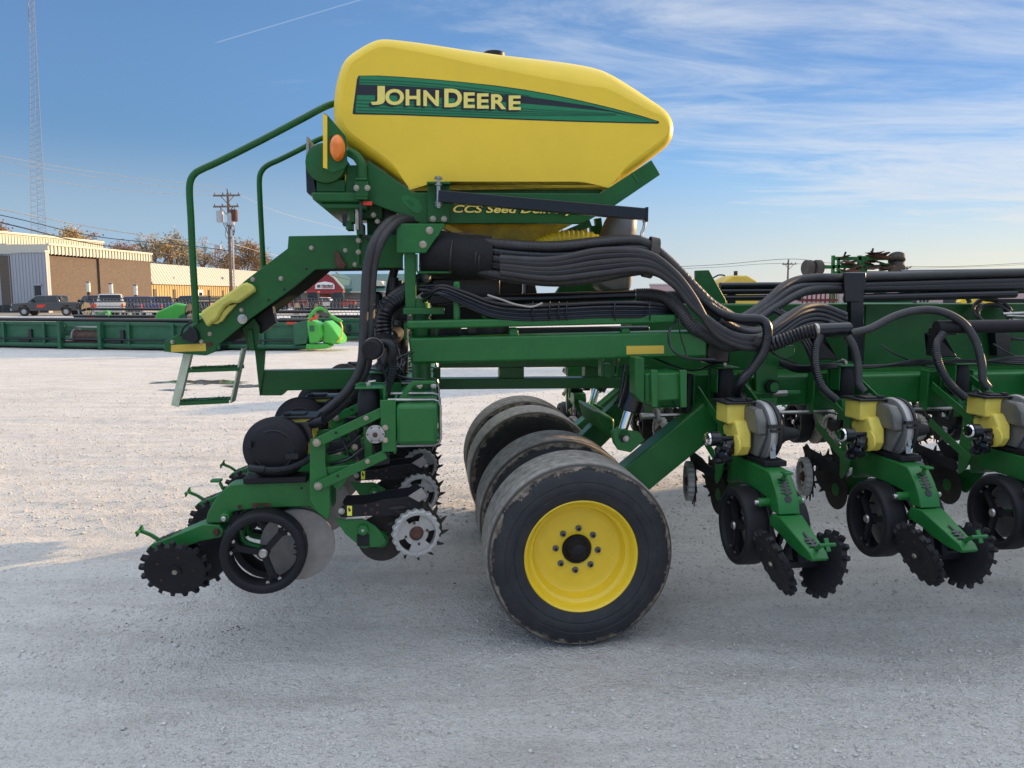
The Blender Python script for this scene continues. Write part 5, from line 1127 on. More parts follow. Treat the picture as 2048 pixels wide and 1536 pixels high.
# rack pipes
for k, (ty, y, r_, x1) in enumerate(((553, 1.02, .028, 2400), (566, 1.10, .020, 1860), (578, 1.0, .026, 2400), (597, 1.0, .028, 2030), (548, 1.5, .03, 2500), (585, 1.5, .02, 2400))):
    MB().cyl(WW(1690 if k < 4 else 1800, ty, y), WW(x1, ty - (x1 - 1690) * (.012 if k != 3 else .028), y), r_, 14).obj('seed_pipe', BP if k % 2 == 0 else HOSE, PL)
for k, ty in enumerate((571, 583, 596)): MB().cyl(WW(1440, ty, 1.6), WW(1600, ty - 1, 1.6), .022, 12).obj('seed_pipe', BP, PL)
# coiled hydraulic hoses with couplers on the tongue
rc = random.Random(2)
for (a_, b_, rad, n_, y) in ((1985, 622, .14, 3, 1.05), (1990, 630, .12, 2, 1.02), (1885, 605, .22, 2, 1.35)):
    for k in range(n_):
        c = WW(a_ + k * 3, b_ + k * 2, y); pts = []
        for i in range(22):
            a = i * 6.2832 * .95 / 21 + k; pts.append(c + Vector((math.cos(a) * rad * (1 - .06 * k), math.sin(a) * .05 + .02 * k, math.sin(a) * rad * .62)))
        MB().tube(pts, .0095, 8).obj('hydraulic_line', HOSEG, PL)
for k in range(3): a = WW(2005 + k * 6, 628 + k * 3 + 6 * (k == 2) , 1.0); b_ = WW(2060, 626 + k * 8, 1.0); MB().cyl(a, b_, .011, 8).obj('hose_coupler', STEEL, PL)
for k in range(3): MB().tube(cr([WW(1960 + k * 8, 640, 1.1), WW(1985 + k * 9, 662, 1.1), WW(2015 + k * 6, 676, 1.1), WW(2060, 680, 1.1)], 5), .009, 8).obj('hydraulic_line', HOSEG, PL)
wplate('coupler_box', [(1990, 665), (2022, 668), (2020, 712), (1994, 712)], 1.08, .1, BP)
# ------------------------------------------------------------------ background
GALV = mat('pale_metal_siding', (.34, .36, .40), .5, var=.08); CREAM = mat('cream_metal_siding', (.50, .48, .41), .5, var=.06)
TANW = mat('tan_metal_siding', (.40, .28, .12), .6, var=.08); GREENR = mat('green_metal_roof', (.035, .10, .085), .5, var=.12); REDW = mat('red_barn_siding', (.24, .022, .03), .6, var=.1)
GREYW = mat('grey_stone_wall', (.20, .18, .165), .8, var=.15); DARK = mat('dark_opening', (.02, .02, .022), .5); BEIGE = mat('beige_unit', (.50, .40, .30), .6); PIPE = mat('white_pipe_cap', (.66, .66, .62), .4)
BR = mat('tan_brick', (.135, .105, .085), .85, var=.10, vscale=2)
t = BR.node_tree; b = t.nodes['Principled BSDF']; src = b.inputs['Base Color'].links[0].from_socket
tb_ = t.nodes.new('ShaderNodeTexBrick'); tcn = t.nodes.new('ShaderNodeTexCoord'); cmb_ = t.nodes.new('ShaderNodeCombineXYZ'); sp = t.nodes.new('ShaderNodeSeparateXYZ')
t.links.new(tcn.outputs['Object'], sp.inputs[0]); t.links.new(sp.outputs[0], cmb_.inputs[0]); t.links.new(sp.outputs[2], cmb_.inputs[1]); t.links.new(cmb_.outputs[0], tb_.inputs['Vector'])
tb_.inputs['Scale'].default_value = 2.4; tb_.inputs['Color1'].default_value = (1, 1, 1, 1); tb_.inputs['Color2'].default_value = (.74, .72, .70, 1); tb_.inputs['Mortar'].default_value = (.8, .8, .78, 1); tb_.inputs['Mortar Size'].default_value = .03
mx = t.nodes.new('ShaderNodeMix'); mx.data_type = 'RGBA'; mx.blend_type = 'MULTIPLY'; mx.inputs[0].default_value = 1; t.links.new(src, mx.inputs[6]); t.links.new(tb_.outputs[0], mx.inputs[7]); t.links.new(mx.outputs[2], b.inputs['Base Color'])

def ground_pt(px, Y):
    d = pixdir(px, 594); return Vector((d.x / d.y * Y, Y, 0))
class Wall(Frame):
    """vertical plane through two ground points; local x runs along it"""
    def __init__(s, a, b_): a, b_ = Vector(a), Vector(b_); super().__init__((a.x, a.y), math.atan2(b_.y - a.y, b_.x - a.x)); s.len = (b_ - a).length
    def root(s, name, **k): return empty(name, s.o, s.yaw, None, **k)
def ribs(name, m, par, x0, x1, z0, z1, y, step, w_=.05, d_=.05):
    mb = MB(); x = x0
    while x < x1: mb.box((x, y, (z0 + z1) / 2), (w_, d_, z1 - z0)); x += step
    return mb.obj(name, m, par, 0, kind='stuff')

# grey metal-clad building at far left
A_, B_ = ground_pt(-160, 93.5), ground_pt(96.5, 89.5); wl_ = Wall(A_, B_); r = wl_.root('metal_building', label='grey metal-clad building at the far left edge, in shade, with rooftop units', cat='building')
zt = wl_.w(60, 505, 0).z
MB().box((wl_.len / 2, .25, zt / 2), (wl_.len, .5, zt)).obj('front_wall', GALV, r); MB().box((wl_.len / 2 - 2, 9, zt / 2), (wl_.len - 5, 16.8, zt - .02)).obj('wall', GALV, r); ribs('siding_ribs', GALV, r, .2, wl_.len, .2, zt - .1, -.03, .45)
MB().box((wl_.len / 2, .25, zt + .1), (wl_.len + .1, .7, .22)).obj('roof_trim', CREAM, r); MB().box((wl_.len / 2, -.08, .45), (wl_.len, .1, .9)).obj('base_band', DARK, r)
p0, p1 = wl_.w(70, 571, 0), wl_.w(81, 571, 0); dr = MB().box(((p0.x + p1.x) / 2, -.06, p0.z / 2), (p1.x - p0.x, .1, p0.z)).obj('door', DARK, r); MB().box(((p0.x + p1.x) / 2, -.10, p0.z + .1), (p1.x - p0.x + .4, .1, .2)).obj('door_frame', GALV, dr)
for a, b_, c_, m_ in ((-30, 19, 488, BEIGE), (28, 44, 489, BEIGE), (60, 80, 490, DARK), (82, 94, 493, DARK), (44, 57, 494, GALV)):
    q0, q1 = wl_.w(a, c_, 3), wl_.w(b_, c_, 3); MB().box(((q0.x + q1.x) / 2, 4, (zt + q0.z) / 2), (q1.x - q0.x, 3, q0.z - zt)).obj('rooftop_unit', m_, r, bevel=.05)
# long cream parapet building behind
A_, B_ = ground_pt(-60, 108), ground_pt(212, 135); w2 = Wall(A_, B_); r = w2.root('cream_parapet_building', label='long cream ribbed parapet building rising behind the grey one', cat='building')
zt = w2.w(100, 474, 0).z; MB().box((w2.len / 2, 10, zt / 2), (w2.len, 20, zt)).obj('wall', CREAM, r); ribs('siding_ribs', CREAM, r, .2, w2.len, 5, zt - .3, -.04, .55, .08, .08); MB().box((w2.len / 2, -.1, zt), (w2.len, .4, .3)).obj('coping', CREAM, r)
# brick building
A_, B_ = ground_pt(97, 90), ground_pt(301, 110); w3 = Wall(A_, B_); r = w3.root('brick_building', label='tan brick building with a white ribbed parapet, left of the ladder rails', cat='building')
zt = w3.w(97, 489, 0).z; zb = w3.w(97, 511, 0).z; xm = w3.w(194, 518, 0).x
MB().box((xm / 2, 3, zb / 2), (xm, 6, zb)).obj('wall', BR, r); MB().box(((xm + w3.len) / 2, 7.9, zb / 2 + .15), (w3.len - xm, 16.3, zb + .3)).obj('wall', BR, r)
MB().box((w3.len / 2, 2.9, (zt + zb) / 2 + .1), (w3.len + .2, 6.6, zt - zb - .2)).obj('parapet', CREAM, r); ribs('parapet_ribs', CREAM, r, .3, w3.len, zb + .1, zt - .1, -.46, .62, .10, .12); MB().box((w3.len / 2, -.45, zt), (w3.len + .3, .3, .22)).obj('coping', CREAM, r)
MB().box((-.05, -.25, zb / 2), (.25, .25, zb)).obj('downpipe', GALV, r)
# yellow building with mansard roof
A_, B_ = ground_pt(301, 110), ground_pt(640, 178); w4 = Wall(A_, B_); r = w4.root('yellow_sided_building', label='long low building with yellow siding and a cream ribbed mansard roof behind the utility pole', cat='building')
ze = w4.w(301, 568, 0).z; zt = w4.w(301, 525, 0).z
MB().box((w4.len / 2, 6, ze / 2), (w4.len, 12, ze)).obj('wall', TANW, r); ribs('siding_ribs', TANW, r, .2, w4.len, .1, ze, -.03, .7, .10, .08)
mb = MB(); mb.add([(0, -.5, ze), (w4.len, -.5, ze), (w4.len, 1.3, zt), (0, 1.3, zt), (0, 12.5, ze), (w4.len, 12.5, ze), (0, 10.7, zt), (w4.len, 10.7, zt)], [(0, 1, 2, 3), (3, 2, 7, 6), (6, 7, 5, 4), (0, 3, 6, 4), (1, 5, 7, 2), (0, 4, 5, 1)]); mb.obj('roof', CREAM, r, 0)
mb = MB(); x = .3
while x < w4.len: mb.beam((x, -.52, ze), (x, 1.28, zt), .08, .08); x += .75
mb.obj('roof_seams', CREAM, r, 0, kind='stuff')
for px_, w_ in ((309, .6), (349, .6), (400, 1.6), (418, .5), (446, .5), (470, .6), (505, .8), (540, .8)):
    p0 = w4.w(px_, 590, 0); fr = MB().box((p0.x, -.06, ze * .45), (w_, .1, ze * .72)).obj('window', DARK if px_ != 400 else WHITE, r)
    if px_ == 400: MB().box((p0.x, -.13, ze * .45), (w_ * .6, .04, ze * .5)).obj('pane', GLASS, fr)
for px_ in (350, 448): p0 = w4.w(px_, 556, 0); MB().box((p0.x, .2, p0.z), (.5, .5, .3)).obj('roof_vent', GALV, r)
# dealership with red gable
A_, B_ = ground_pt(540, 142), ground_pt(900, 138); w5 = Wall(A_, B_); r = w5.root('green_roofed_store', label='store with a dark green roof and red barn gable seen beneath the stair platform', cat='building')
ze, zr = w5.w(700, 584, 0).z, w5.w(700, 548, 8).z
MB().box((w5.len / 2, 8, ze / 2), (w5.len, 15.6, ze)).obj('wall', GREYW, r)
mb = MB(); mb.add([(-.5, -.6, ze), (w5.len, -.6, ze), (w5.len - 5, 8, zr), (4, 8, zr), (-.5, 16.6, ze), (w5.len, 16.6, ze)], [(0, 1, 2, 3), (3, 2, 5, 4), (0, 3, 4), (1, 5, 2)]); mb.obj('roof', GREENR, r, 0)
MB().box((w5.len / 2, -.62, ze), (w5.len, .12, .22)).obj('fascia', CREAM, r)
gy = -4
gp = [(613, 587), (613, 577), (632, 561), (650, 548), (656, 547), (668, 555), (687, 577), (687, 587)]
pp = [(q.x, q.z) for q in (w5.w(a, b_, gy) for a, b_ in gp)]
MB().prism(pp, gy, gy + 9).obj('gable_roof', GREENR, r); gbl = MB().prism(pp, gy - .1, gy - .01).obj('red_gable', REDW, r)
mb = MB()
for (a, c_) in zip(gp[3:6], gp[4:7]): q0, q1 = w5.w(*a, gy - .2), w5.w(*c_, gy - .2); mb.beam(q0, q1, .25, .25)
q0, q1 = w5.w(*gp[2], gy - .2), w5.w(*gp[3], gy - .2); mb.beam(q0, q1, .2, .2); mb.obj('white_rake_trim', CREAM, gbl)
sg = [(631, 578), (631, 570), (635, 566), (645, 564), (650, 563), (656, 564), (665, 566), (669, 570), (669, 578)]; pp = [(q.x, q.z) for q in (w5.w(a, b_, gy - .2) for a, b_ in sg)]
sgo = MB().prism(pp, gy - .3, gy - .15).obj('sign_panel', WHITE, gbl)
a_, b_, c_ = w5.w(643.5, 573.5, gy - .3), w5.w(666, 573.5, gy - .3), w5.w(643.5, 569, gy - .3)
text('Heartland', 'sign_lettering', DARK, sgo, a_ + Vector((0, -.08, 0)), b_ - a_, c_ - a_, .04, .03)
q0, q1 = w5.w(644, 575.5, gy - .3), w5.w(666, 575.5, gy - .3); MB().beam(q0 + Vector((0, -.06, 0)), q1 + Vector((0, -.06, 0)), .04, .13).obj('sign_underline', REDP, sgo)
mb = MB()
for dx in (0, 2.6, 5.2): q0, q1 = w5.w(635 + dx, 570, gy - .3), w5.w(635 + dx, 576, gy - .3); mb.beam(q0 + Vector((0, -.06, 0)), q1 + Vector((0, -.06, 0)), .13, .04, (1, 0, 0))
for yy_ in (570.3, 573): q0, q1 = w5.w(635, yy_, gy - .3), w5.w(640.4, yy_, gy - .3); mb.beam(q0 + Vector((0, -.06, 0)), q1 + Vector((0, -.06, 0)), .04, .12)
mb.obj('sign_emblem', DARK, sgo)
for px_ in (636, 668, 686): q0 = w5.w(px_, 590, gy + .2); MB().box((q0.x, gy + .2, q0.z / 2 + .3), (.25, .25, q0.z + .6)).obj('porch_post', CREAM, r)
q0 = w5.w(648, 600, -.1); MB().box((q0.x, -.1, 1.1), (2.2, .1, 2.2)).obj('door', REDP, r)
mb = MB(); q0, q1, q2, q3 = w5.w(738, 572, 1), w5.w(768, 572, 1), w5.w(762, 562, 1), w5.w(740, 560, 1); mb.prism([(q.x, q.z) for q in (q0, q1, q2, q3)], 1, 5); mb.obj('dormer', CREAM, r); q0 = w5.w(745, 568, .9); MB().box((q0.x, .95, q0.z), (.8, .1, .9)).obj('dormer_window', DARK, r)

# far warehouse on the right and distant tree line
A_, B_ = ground_pt(1300, 210), ground_pt(2300, 190); w6 = Wall(A_, B_); r = w6.root('pale_warehouse', label='long pale pink warehouse low on the right horizon behind the hose rack', cat='building')
zt = w6.w(1500, 569, 0).z; MB().box((w6.len / 2, 8, zt / 2), (w6.len, 16, zt)).obj('wall', mat('pinkish_siding', (.45, .30, .30), .7), r); MB().box((w6.len / 2, 8, zt + .15), (w6.len + .5, 16.5, .3)).obj('roof_edge', CREAM, r)
q = w6.w(1560, 590, 0)
for px_ in (1470, 1560, 1760, 1900): q = w6.w(px_, 590, -.1); MB().box((q.x, -.05, 1.5), (3, .1, 3)).obj('door', DARK, r)

# ---------------- trees
LEAF = {k: mat('leaf_' + k, c, .8, var=.35, vscale=.8) for k, c in (('tan', (.42, .29, .12)), ('brown', (.32, .19, .08)), ('rust', (.27, .13, .07)), ('olive', (.33, .26, .12)))}
BARK = mat('bark', (.13, .10, .085), .9, var=.2)
def tree(px, Y, ytop, wpx, kind, dens, label, seed):
    rn = random.Random(seed); base = ground_pt(px, Y); H = at_dist(px, ytop, Y).z; Wd = wpx / F * Y / 2
    r = empty('tree', base, 0, None, label, 'tree'); mb = MB(); tips = []
    def br(p, d, l, rad, lev):
        q = p + d * l; mb.cyl(p, q, rad, 5 if lev < 3 else 3, 0, rad * .62); tips.append((q, lev))
        if lev >= 5: return
        for _ in range(3 if lev else 5):
            e = Vector((rn.gauss(0, 1), rn.gauss(0, 1), rn.gauss(.35, .5))).normalized(); nd_ = (d * .62 + e * .78).normalized()
            br(p.lerp(q, rn.uniform(.55, 1)), nd_, l * rn.uniform(.58, .78), rad * .60, lev + 1)
    br(Vector((0, 0, 0)), Vector((0, 0, 1)), H * .30, H * .022, 0)
    V = np.array([v for v in mb.v]); top = V[:, 2].max(); sx = Wd / max(.1, np.abs(V[:, :2]).max()); szz = H / top
    sc_ = lambda v: (v[0] * sx, v[1] * sx, v[2] * szz)
    mb.v = [sc_(v) for v in mb.v]; mb.obj('trunk', BARK, r, 40)
    cr_ = MB(); pts = [Vector(sc_(q)) for q, lv in tips if lv >= 3]
    for q in pts:
        if rn.random() > dens: continue
        for _ in range(rn.randint(5, 10)):
            c = q + Vector((rn.gauss(0, 1), rn.gauss(0, 1), rn.gauss(0, .8))) * H * .045; s_ = H * rn.uniform(.008, .016)
            a = Vector((rn.gauss(0, 1), rn.gauss(0, 1), rn.gauss(0, 1))).normalized() * s_; b2 = a.cross(Vector((rn.gauss(0, 1), rn.gauss(0, 1), rn.gauss(0, 1))).normalized())
            cr_.add([c - a, c + b2, c + a, c - b2 * .8], [(0, 1, 2, 3)])
    if cr_.v: cr_.obj('crown', LEAF[kind], r, 0)
for i, a in enumerate([(2, 150, 446, 60, 'rust', .9, 'rust-brown tree at the far left edge above the cream parapet'), (112, 150, 470, 70, 'olive', .35, 'nearly bare tree just right of the lattice mast'), (150, 145, 456, 80, 'tan', .75, 'tan leafed tree above the brick building, left of three'),
    (195, 150, 462, 80, 'brown', .8, 'brown leafed tree above the middle of the brick parapet'), (240, 140, 486, 70, 'rust', .9, 'low rust-coloured tree over the right end of the brick parapet'), (322, 165, 470, 90, 'tan', .45, 'thinly leafed pale tree left of the tall handrail'),
    (362, 175, 464, 100, 'olive', .5, 'tall half-bare tree right behind the near handrail'), (400, 190, 478, 70, 'tan', .25, 'bare-branched tree right of the near handrail'), (452, 190, 490, 70, 'brown', .9, 'round brown tree left of the utility pole'), (492, 185, 481, 84, 'brown', .95, 'dense brown round tree right of the utility pole'),
    (530, 200, 505, 60, 'olive', .8, 'small olive-brown tree behind the far handrail')]): tree(*a, 20 + i)
mb = MB(); rn = random.Random(8)
for i in range(5200):
    px_ = rn.choice((rn.uniform(560, 900), rn.uniform(1300, 2300))); Y = 260 + rn.uniform(-10, 10); g_ = ground_pt(px_, Y); h_ = 7 + 2.2 * math.sin(px_ * .05) + 1.2 * math.sin(px_ * .17)
    if px_ > 1300: h_ *= .62
    c = g_ + Vector((0, 0, rn.random() ** .7 * h_)); a = Vector((rn.gauss(0, 1), rn.gauss(0, 1), rn.gauss(0, 1))).normalized() * rn.uniform(.25, .6); b2 = a.cross(Vector((0, 1, .3))); mb.add([c - a, c + b2, c + a, c - b2], [(0, 1, 2, 3)])
tag(mb.obj('tree_line', LEAF['olive'], None, 0), 'distant brown tree line on the horizon', 'woods', kind='stuff')

# ---------------- lattice mast
def mast():
    Y = 190; c = ground_pt(78, Y); r = empty('radio_mast', c, 0, None, 'tall steel lattice mast rising out of the picture at far left', 'mast'); MS = mat('mast_steel', (.24, .26, .29), .5, .5)
    def leg(pxb, pxt, dy): a = at_dist(pxb, 465, Y) - c; t_ = at_dist(pxt, 0, Y) - c; d = (t_ - a) / (t_.z - a.z); a0 = a - d * a.z; return a0 + Vector((0, dy, 0)), a0 + d * (t_.z * 1.12) + Vector((0, dy * .3, 0))
    Ls = [leg(62.5, 59, 0), leg(68, 61.5, 2.0), leg(91, 67, .4)]
    for a, b_ in Ls: MB().cyl(a, b_, .075, 6, 0, .055).obj('mast_leg', MS, r)
    mb = MB(); n = 56
    for i in range(n):
        for j, k in ((0, 1), (1, 2), (2, 0)):
            a = Ls[j][0].lerp(Ls[j][1], i / n); b_ = Ls[k][0].lerp(Ls[k][1], (i + .5) / n); c_ = Ls[j][0].lerp(Ls[j][1], (i + 1) / n); mb.cyl(a, b_, .03, 4); mb.cyl(b_, c_, .03, 4)
    mb.obj('lattice_bracing', MS, r, 0, kind='stuff'); a = at_dist(58, 35, Y) - c; MB().cyl(a - Vector((0, 0, 3.5)), a + Vector((0, 0, 3.5)), .12, 6).obj('antenna', MS, r)
mast()
# ---------------- utility poles
def upole(pxb, pxt, ytop, Y, arms, label, big):
    c = ground_pt(pxb, Y); r = empty('utility_pole', c, 0, None, label, 'utility pole'); t_ = at_dist(pxt, ytop, Y) - c
    MB().cyl((0, 0, 0), t_, .15, 10, 0, .10).obj('pole', WOOD, r)
    for x0, x1, ya in arms:
        a, b_ = at_dist(x0, ya, Y) - c, at_dist(x1, ya - 1, Y) - c; ar = MB().beam(a + Vector((0, -.15, 0)), b_ + Vector((0, -.15, 0)), .10, .13).obj('crossarm', WOOD, r)
        for k in range(4): p = a.lerp(b_, (k + .2) / 3.4); MB().lathe([(.03, 0), (.05, .06), (.03, .12), (.04, .16)], p + Vector((0, -.15, .06)), (0, 0, 1), 8).obj('insulator', BK if big else BK, ar)
        for s_ in (-1, 1): m_ = a.lerp(b_, .5); MB().beam(m_ + Vector((s_ * .55, -.1, 0)), m_ + Vector((0, -.1, -.6)), .05, .05).obj('arm_brace', WOOD, ar)
    if big:
        for px_, py_, m_ in ((440, 432, GALV), (468, 430, RUST), (462, 437, GALV)):
            p = at_dist(px_, py_, Y) - c; tr = MB().lathe([(.26, -.5), (.28, -.45), (.28, .35), (.22, .42), (.001, .45)], p, (0, 0, 1), 14).obj('transformer', m_, r); MB().lathe([(.05, 0), (.03, .25)], p + Vector((.1, 0, .42)), (0, 0, 1), 8).obj('bushing', BK, tr)
        rn = random.Random(6)
        for k in range(7):
            p = at_dist(456 + rn.uniform(-10, 14), 440 + rn.uniform(0, 8), Y) - c; q = at_dist(456 + rn.uniform(-14, 18), 462 + rn.uniform(-4, 12), Y) - c; e = at_dist(460, 480, Y) - c
            MB().tube(cr([p, q, e], 6), .025, 5).obj('pole_cable', WIRED, r)
        MB().cyl(at_dist(464, 450, Y) - c, (.32, -.15, 0), .06, 8).obj('conduit', GALV, r); MB().box(at_dist(436, 494, Y) - c, (.45, .3, .3)).obj('junction_box', GALV, r)
        MB().cyl(at_dist(454, 378, Y) - c, t_, .05, 6).obj('top_pin', WIRED, r)
    return r
upole(463, 455.5, 386, 62, [(428, 482, 392), (428, 479, 414)], 'weathered utility pole with transformers and two crossarms between the handrails', True)
upole(1574, 1577, 519, 95, [(1564, 1592, 529)], 'small utility pole on the right horizon left of the raised implement', False)
upole(118, 118, 512, 118, [(110, 127, 517)], 'small pole with crossarm standing behind the tan brick building', False) if False else None
def wire(pts, m, r_, label, name='power_line'):
    P = [at_dist(a, b_, Y) for a, b_, Y in pts]; tag(MB().tube(cr(P, 10), r_, 5).obj(name, m, None), label, 'power line', 'overhead lines')
wire([(-500, 205, 48), (0, 312, 54), (230, 350, 58), (454, 376, 62)], WIRE, .022, 'uppermost pale overhead wire reaching the pole top from the left')
wire([(-500, 220, 48), (0, 320, 54), (230, 360, 58), (447, 386, 62)], WIRE, .02, 'second pale overhead wire below the uppermost, running to the top crossarm')
wire([(-500, 262, 48), (0, 345, 54), (230, 379, 58), (430, 391, 62)], WIRE, .02, 'third pale overhead wire, ending at the left tip of the top crossarm')
wire([(-400, 330, 48), (0, 418, 54), (230, 462, 58), (436, 490, 62)], WIRE, .04, 'thick pale overhead cable running to the box low on the utility pole')
wire([(-400, 350, 48), (0, 430, 54), (200, 474, 58), (462, 503, 62), (700, 560, 75)], WIRED, .03, 'dark overhead cable just below the thick pale one, crossing the pole')
wire([(-400, 360, 48), (0, 445, 54), (165, 484, 60), (330, 508, 70), (520, 540, 90)], WIRED, .045, 'lowest and darkest overhead cable on the left, above the brick parapet')
wire([(482, 391, 62), (560, 425, 68), (660, 452, 80), (760, 478, 95)], WIRE, .012, 'thin pale wire leaving the top crossarm to the right')
wire([(462, 487, 62), (540, 508, 68), (640, 530, 80)], WIRE, .018, 'pale cable leaving the pole to the right at rail height')
wire([(1300, 536, 110), (1440, 529, 102), (1577, 518, 95), (1660, 526, 100), (1760, 532, 106), (1900, 533, 112), (2048, 526, 118), (2200, 515, 120)], WIRED, .03, 'upper overhead line on the right horizon over the raised implement')
wire([(1300, 540, 110), (1440, 534, 102), (1570, 527, 95), (1760, 536, 106), (1900, 535, 112), (2048, 529, 118), (2200, 518, 120)], WIRED, .022, 'lower overhead line on the right horizon, just under the upper one')
c = ground_pt(1814, 90); r = empty('street_lamp', c, 0, None, 'thin street lamp with an angled arm right of the raised implement', 'street lamp'); MB().cyl((0, 0, 0), at_dist(1814, 534, 90) - c, .08, 8).obj('post', BK, r); MB().beam(at_dist(1814, 538, 90) - c, at_dist(1823, 533, 90) - c, .1, .1).obj('lamp_arm', BK, r); MB().box(at_dist(1806, 536, 90) - c, (.9, .2, .12)).obj('lamp_head', BK, r)
for i, (px_, yt2) in enumerate(((178, 563), (223, 566), (272, 569))):
    c = ground_pt(px_, 82); zt = at_dist(px_, yt2, 82).z; r = empty('capped_post', c, 0, None, ('tall dark post with white cap nearest the grey pickup', 'middle capped post in front of the brick wall, over the white pickup', 'rightmost capped post before the brick wall, over the blue pickup')[i], 'post', 'white-capped posts by the brick wall')
    MB().cyl((0, 0, 0), (0, 0, zt - 1.1), .16, 12).obj('post', DARK, r); MB().cyl((0, 0, zt - 1.1), (0, 0, zt), .20, 12).obj('white_cap', PIPE, r); MB().cyl((0, 0, zt - .12), (0, 0, zt - .02), .22, 12).obj('cap_band', DARK, r)

# ---------------- pickups
def pickup(px, Y, rot, paint, label, scale=1.0, group='parked pickups', topper=False):
    c = ground_pt(px, Y); r = empty('parked_pickup', c, rot, None, label, 'pickup', group); r.scale = (scale,) * 3
    PT = paint
    low = [(-2.95, .55), (-2.98, .95), (-2.85, 1.16), (-1.55, 1.26), (2.95, 1.26), (2.98, .62), (2.2, .50), (2.15, .8), (1.95, .98), (1.6, .98), (1.38, .8), (1.33, .50), (-1.42, .46), (-1.47, .8), (-1.7, .98), (-2.05, .98), (-2.27, .8), (-2.32, .52)]
    MB().prism(low, -.98, .98).obj('body', PT, r, bevel=.05)
    cab = [(-1.6, 1.27), (-.85, 1.88), (1.05, 1.92), (1.22, 1.27)]
    mb = MB(); n = 4; vs = [(x, s_ * (.95 if z < 1.5 else .76), z) for s_ in (-1, 1) for x, z in cab]; mb.add(vs, [(0, 1, 2, 3), (7, 6, 5, 4)] + [(i, 4 + i, 4 + (i + 1) % 4, (i + 1) % 4) for i in range(4)]); mb.obj('cab', PT, r, bevel=.05, fix=True)
    for s_ in (-1, 1):
        for x0, x1, x2, x3 in ((-1.35, -.80, -.05, -.05), (.05, .05, .85, .98)):
            mb = MB(); y0_, y1_ = s_ * .935, s_ * .79; vs = [(x0, y0_, 1.36), (x1, y1_, 1.82), (x2, y1_, 1.82), (x3, y0_, 1.36)]; mb.add(vs + [(x, y + s_ * .02, z) for x, y, z in vs], [(0, 1, 2, 3), (7, 6, 5, 4), (0, 4, 5, 1), (1, 5, 6, 2), (2, 6, 7, 3), (3, 7, 4, 0)]); mb.obj('window', GLASS, r, 0, fix=True)
        MB().box((-1.05, s_ * 1.08, 1.42), (.12, .2, .22)).obj('mirror', DARK, r)
        MB().box((-2.93, s_ * .75, .98), (.12, .35, .18)).obj('headlight', WHITE, r); MB().box((2.96, s_ * .9, 1.0), (.06, .14, .38)).obj('tail_light', RED, r)
        for x in (-1.88, 1.77):
            wh = MB().lathe([(.25, -.12), (.38, -.13), (.41, -.10), (.41, .10), (.38, .13), (.25, .12)], (x, s_ * .88, .41), (0, 1, 0), 24).obj('wheel', RUBBER, r); MB().lathe([(.25, s_ * .10), (.2, s_ * .13), (.08, s_ * .12), (.001, s_ * .14)], (x, s_ * .88, .41), (0, 1, 0), 18).obj('wheel_rim', ALU, wh)
    MB().box((2.1, 0, 1.275), (1.5, 1.7, .02)).obj('bed_opening', DARK, r); mb = MB(); mb.add([(1.10, -.70, 1.86), (1.10, .70, 1.86), (1.23, .85, 1.36), (1.23, -.85, 1.36)], [(0, 1, 2, 3)]); 
    MB().box((1.17, 0, 1.62), (.14, 1.45, .42), Matrix.Rotation(R(-14), 3, 'Y')).obj('rear_window', GLASS, r); MB().box((-2.99, 0, .85), (.06, 1.3, .4)).obj('grille', DARK, r); MB().box((3.04, 0, .62), (.16, 1.8, .2)).obj('rear_bumper', ALU, r); MB().box((-3.02, 0, .6), (.16, 1.8, .22)).obj('front_bumper', ALU, r)
    return r
GC = mat('car_grey', (.055, .058, .062), .3, .4, coat=.5); WC = mat('car_white', (.62, .60, .56), .35, coat=.5); BC = mat('car_blue', (.012, .016, .10), .28, .2, coat=.6); KC = mat('car_black', (.015, .016, .02), .25, coat=.6)
g = pickup(100, 76, R(6), GC, 'dark grey crew-cab pickup parked side-on before the grey building', 1.06)
mb = MB(); mb.box((-.35, -1.0, .98), (.75, .02, .14)); mb.box((-.45, -1.0, .84), (.55, .02, .12)); mb.obj('red_door_sticker', RED, g)
pickup(190, 72, R(-50), KC, 'black pickup half hidden behind the grey pickup', 1.05); pickup(222, 67, R(-66), WC, 'white pickup with chrome bumper between the black and blue pickups', 1.1)
pickup(270, 70, R(-38), BC, 'dark blue pickup parked behind the header reel'); pickup(318, 76, R(-45), BC, 'second blue pickup, partly behind the first'); pickup(385, 80, R(-20), KC, 'black pickup parked left of the near handrail post', 1.05)
pickup(648, 118, R(180 - 4), WC, 'white pickup parked before the red-gabled store', .95)
MB().box((ground_pt(60, 80).x, 84, .02), (60, 14, .03)).obj('access_road', TAN, None, kind='structure')

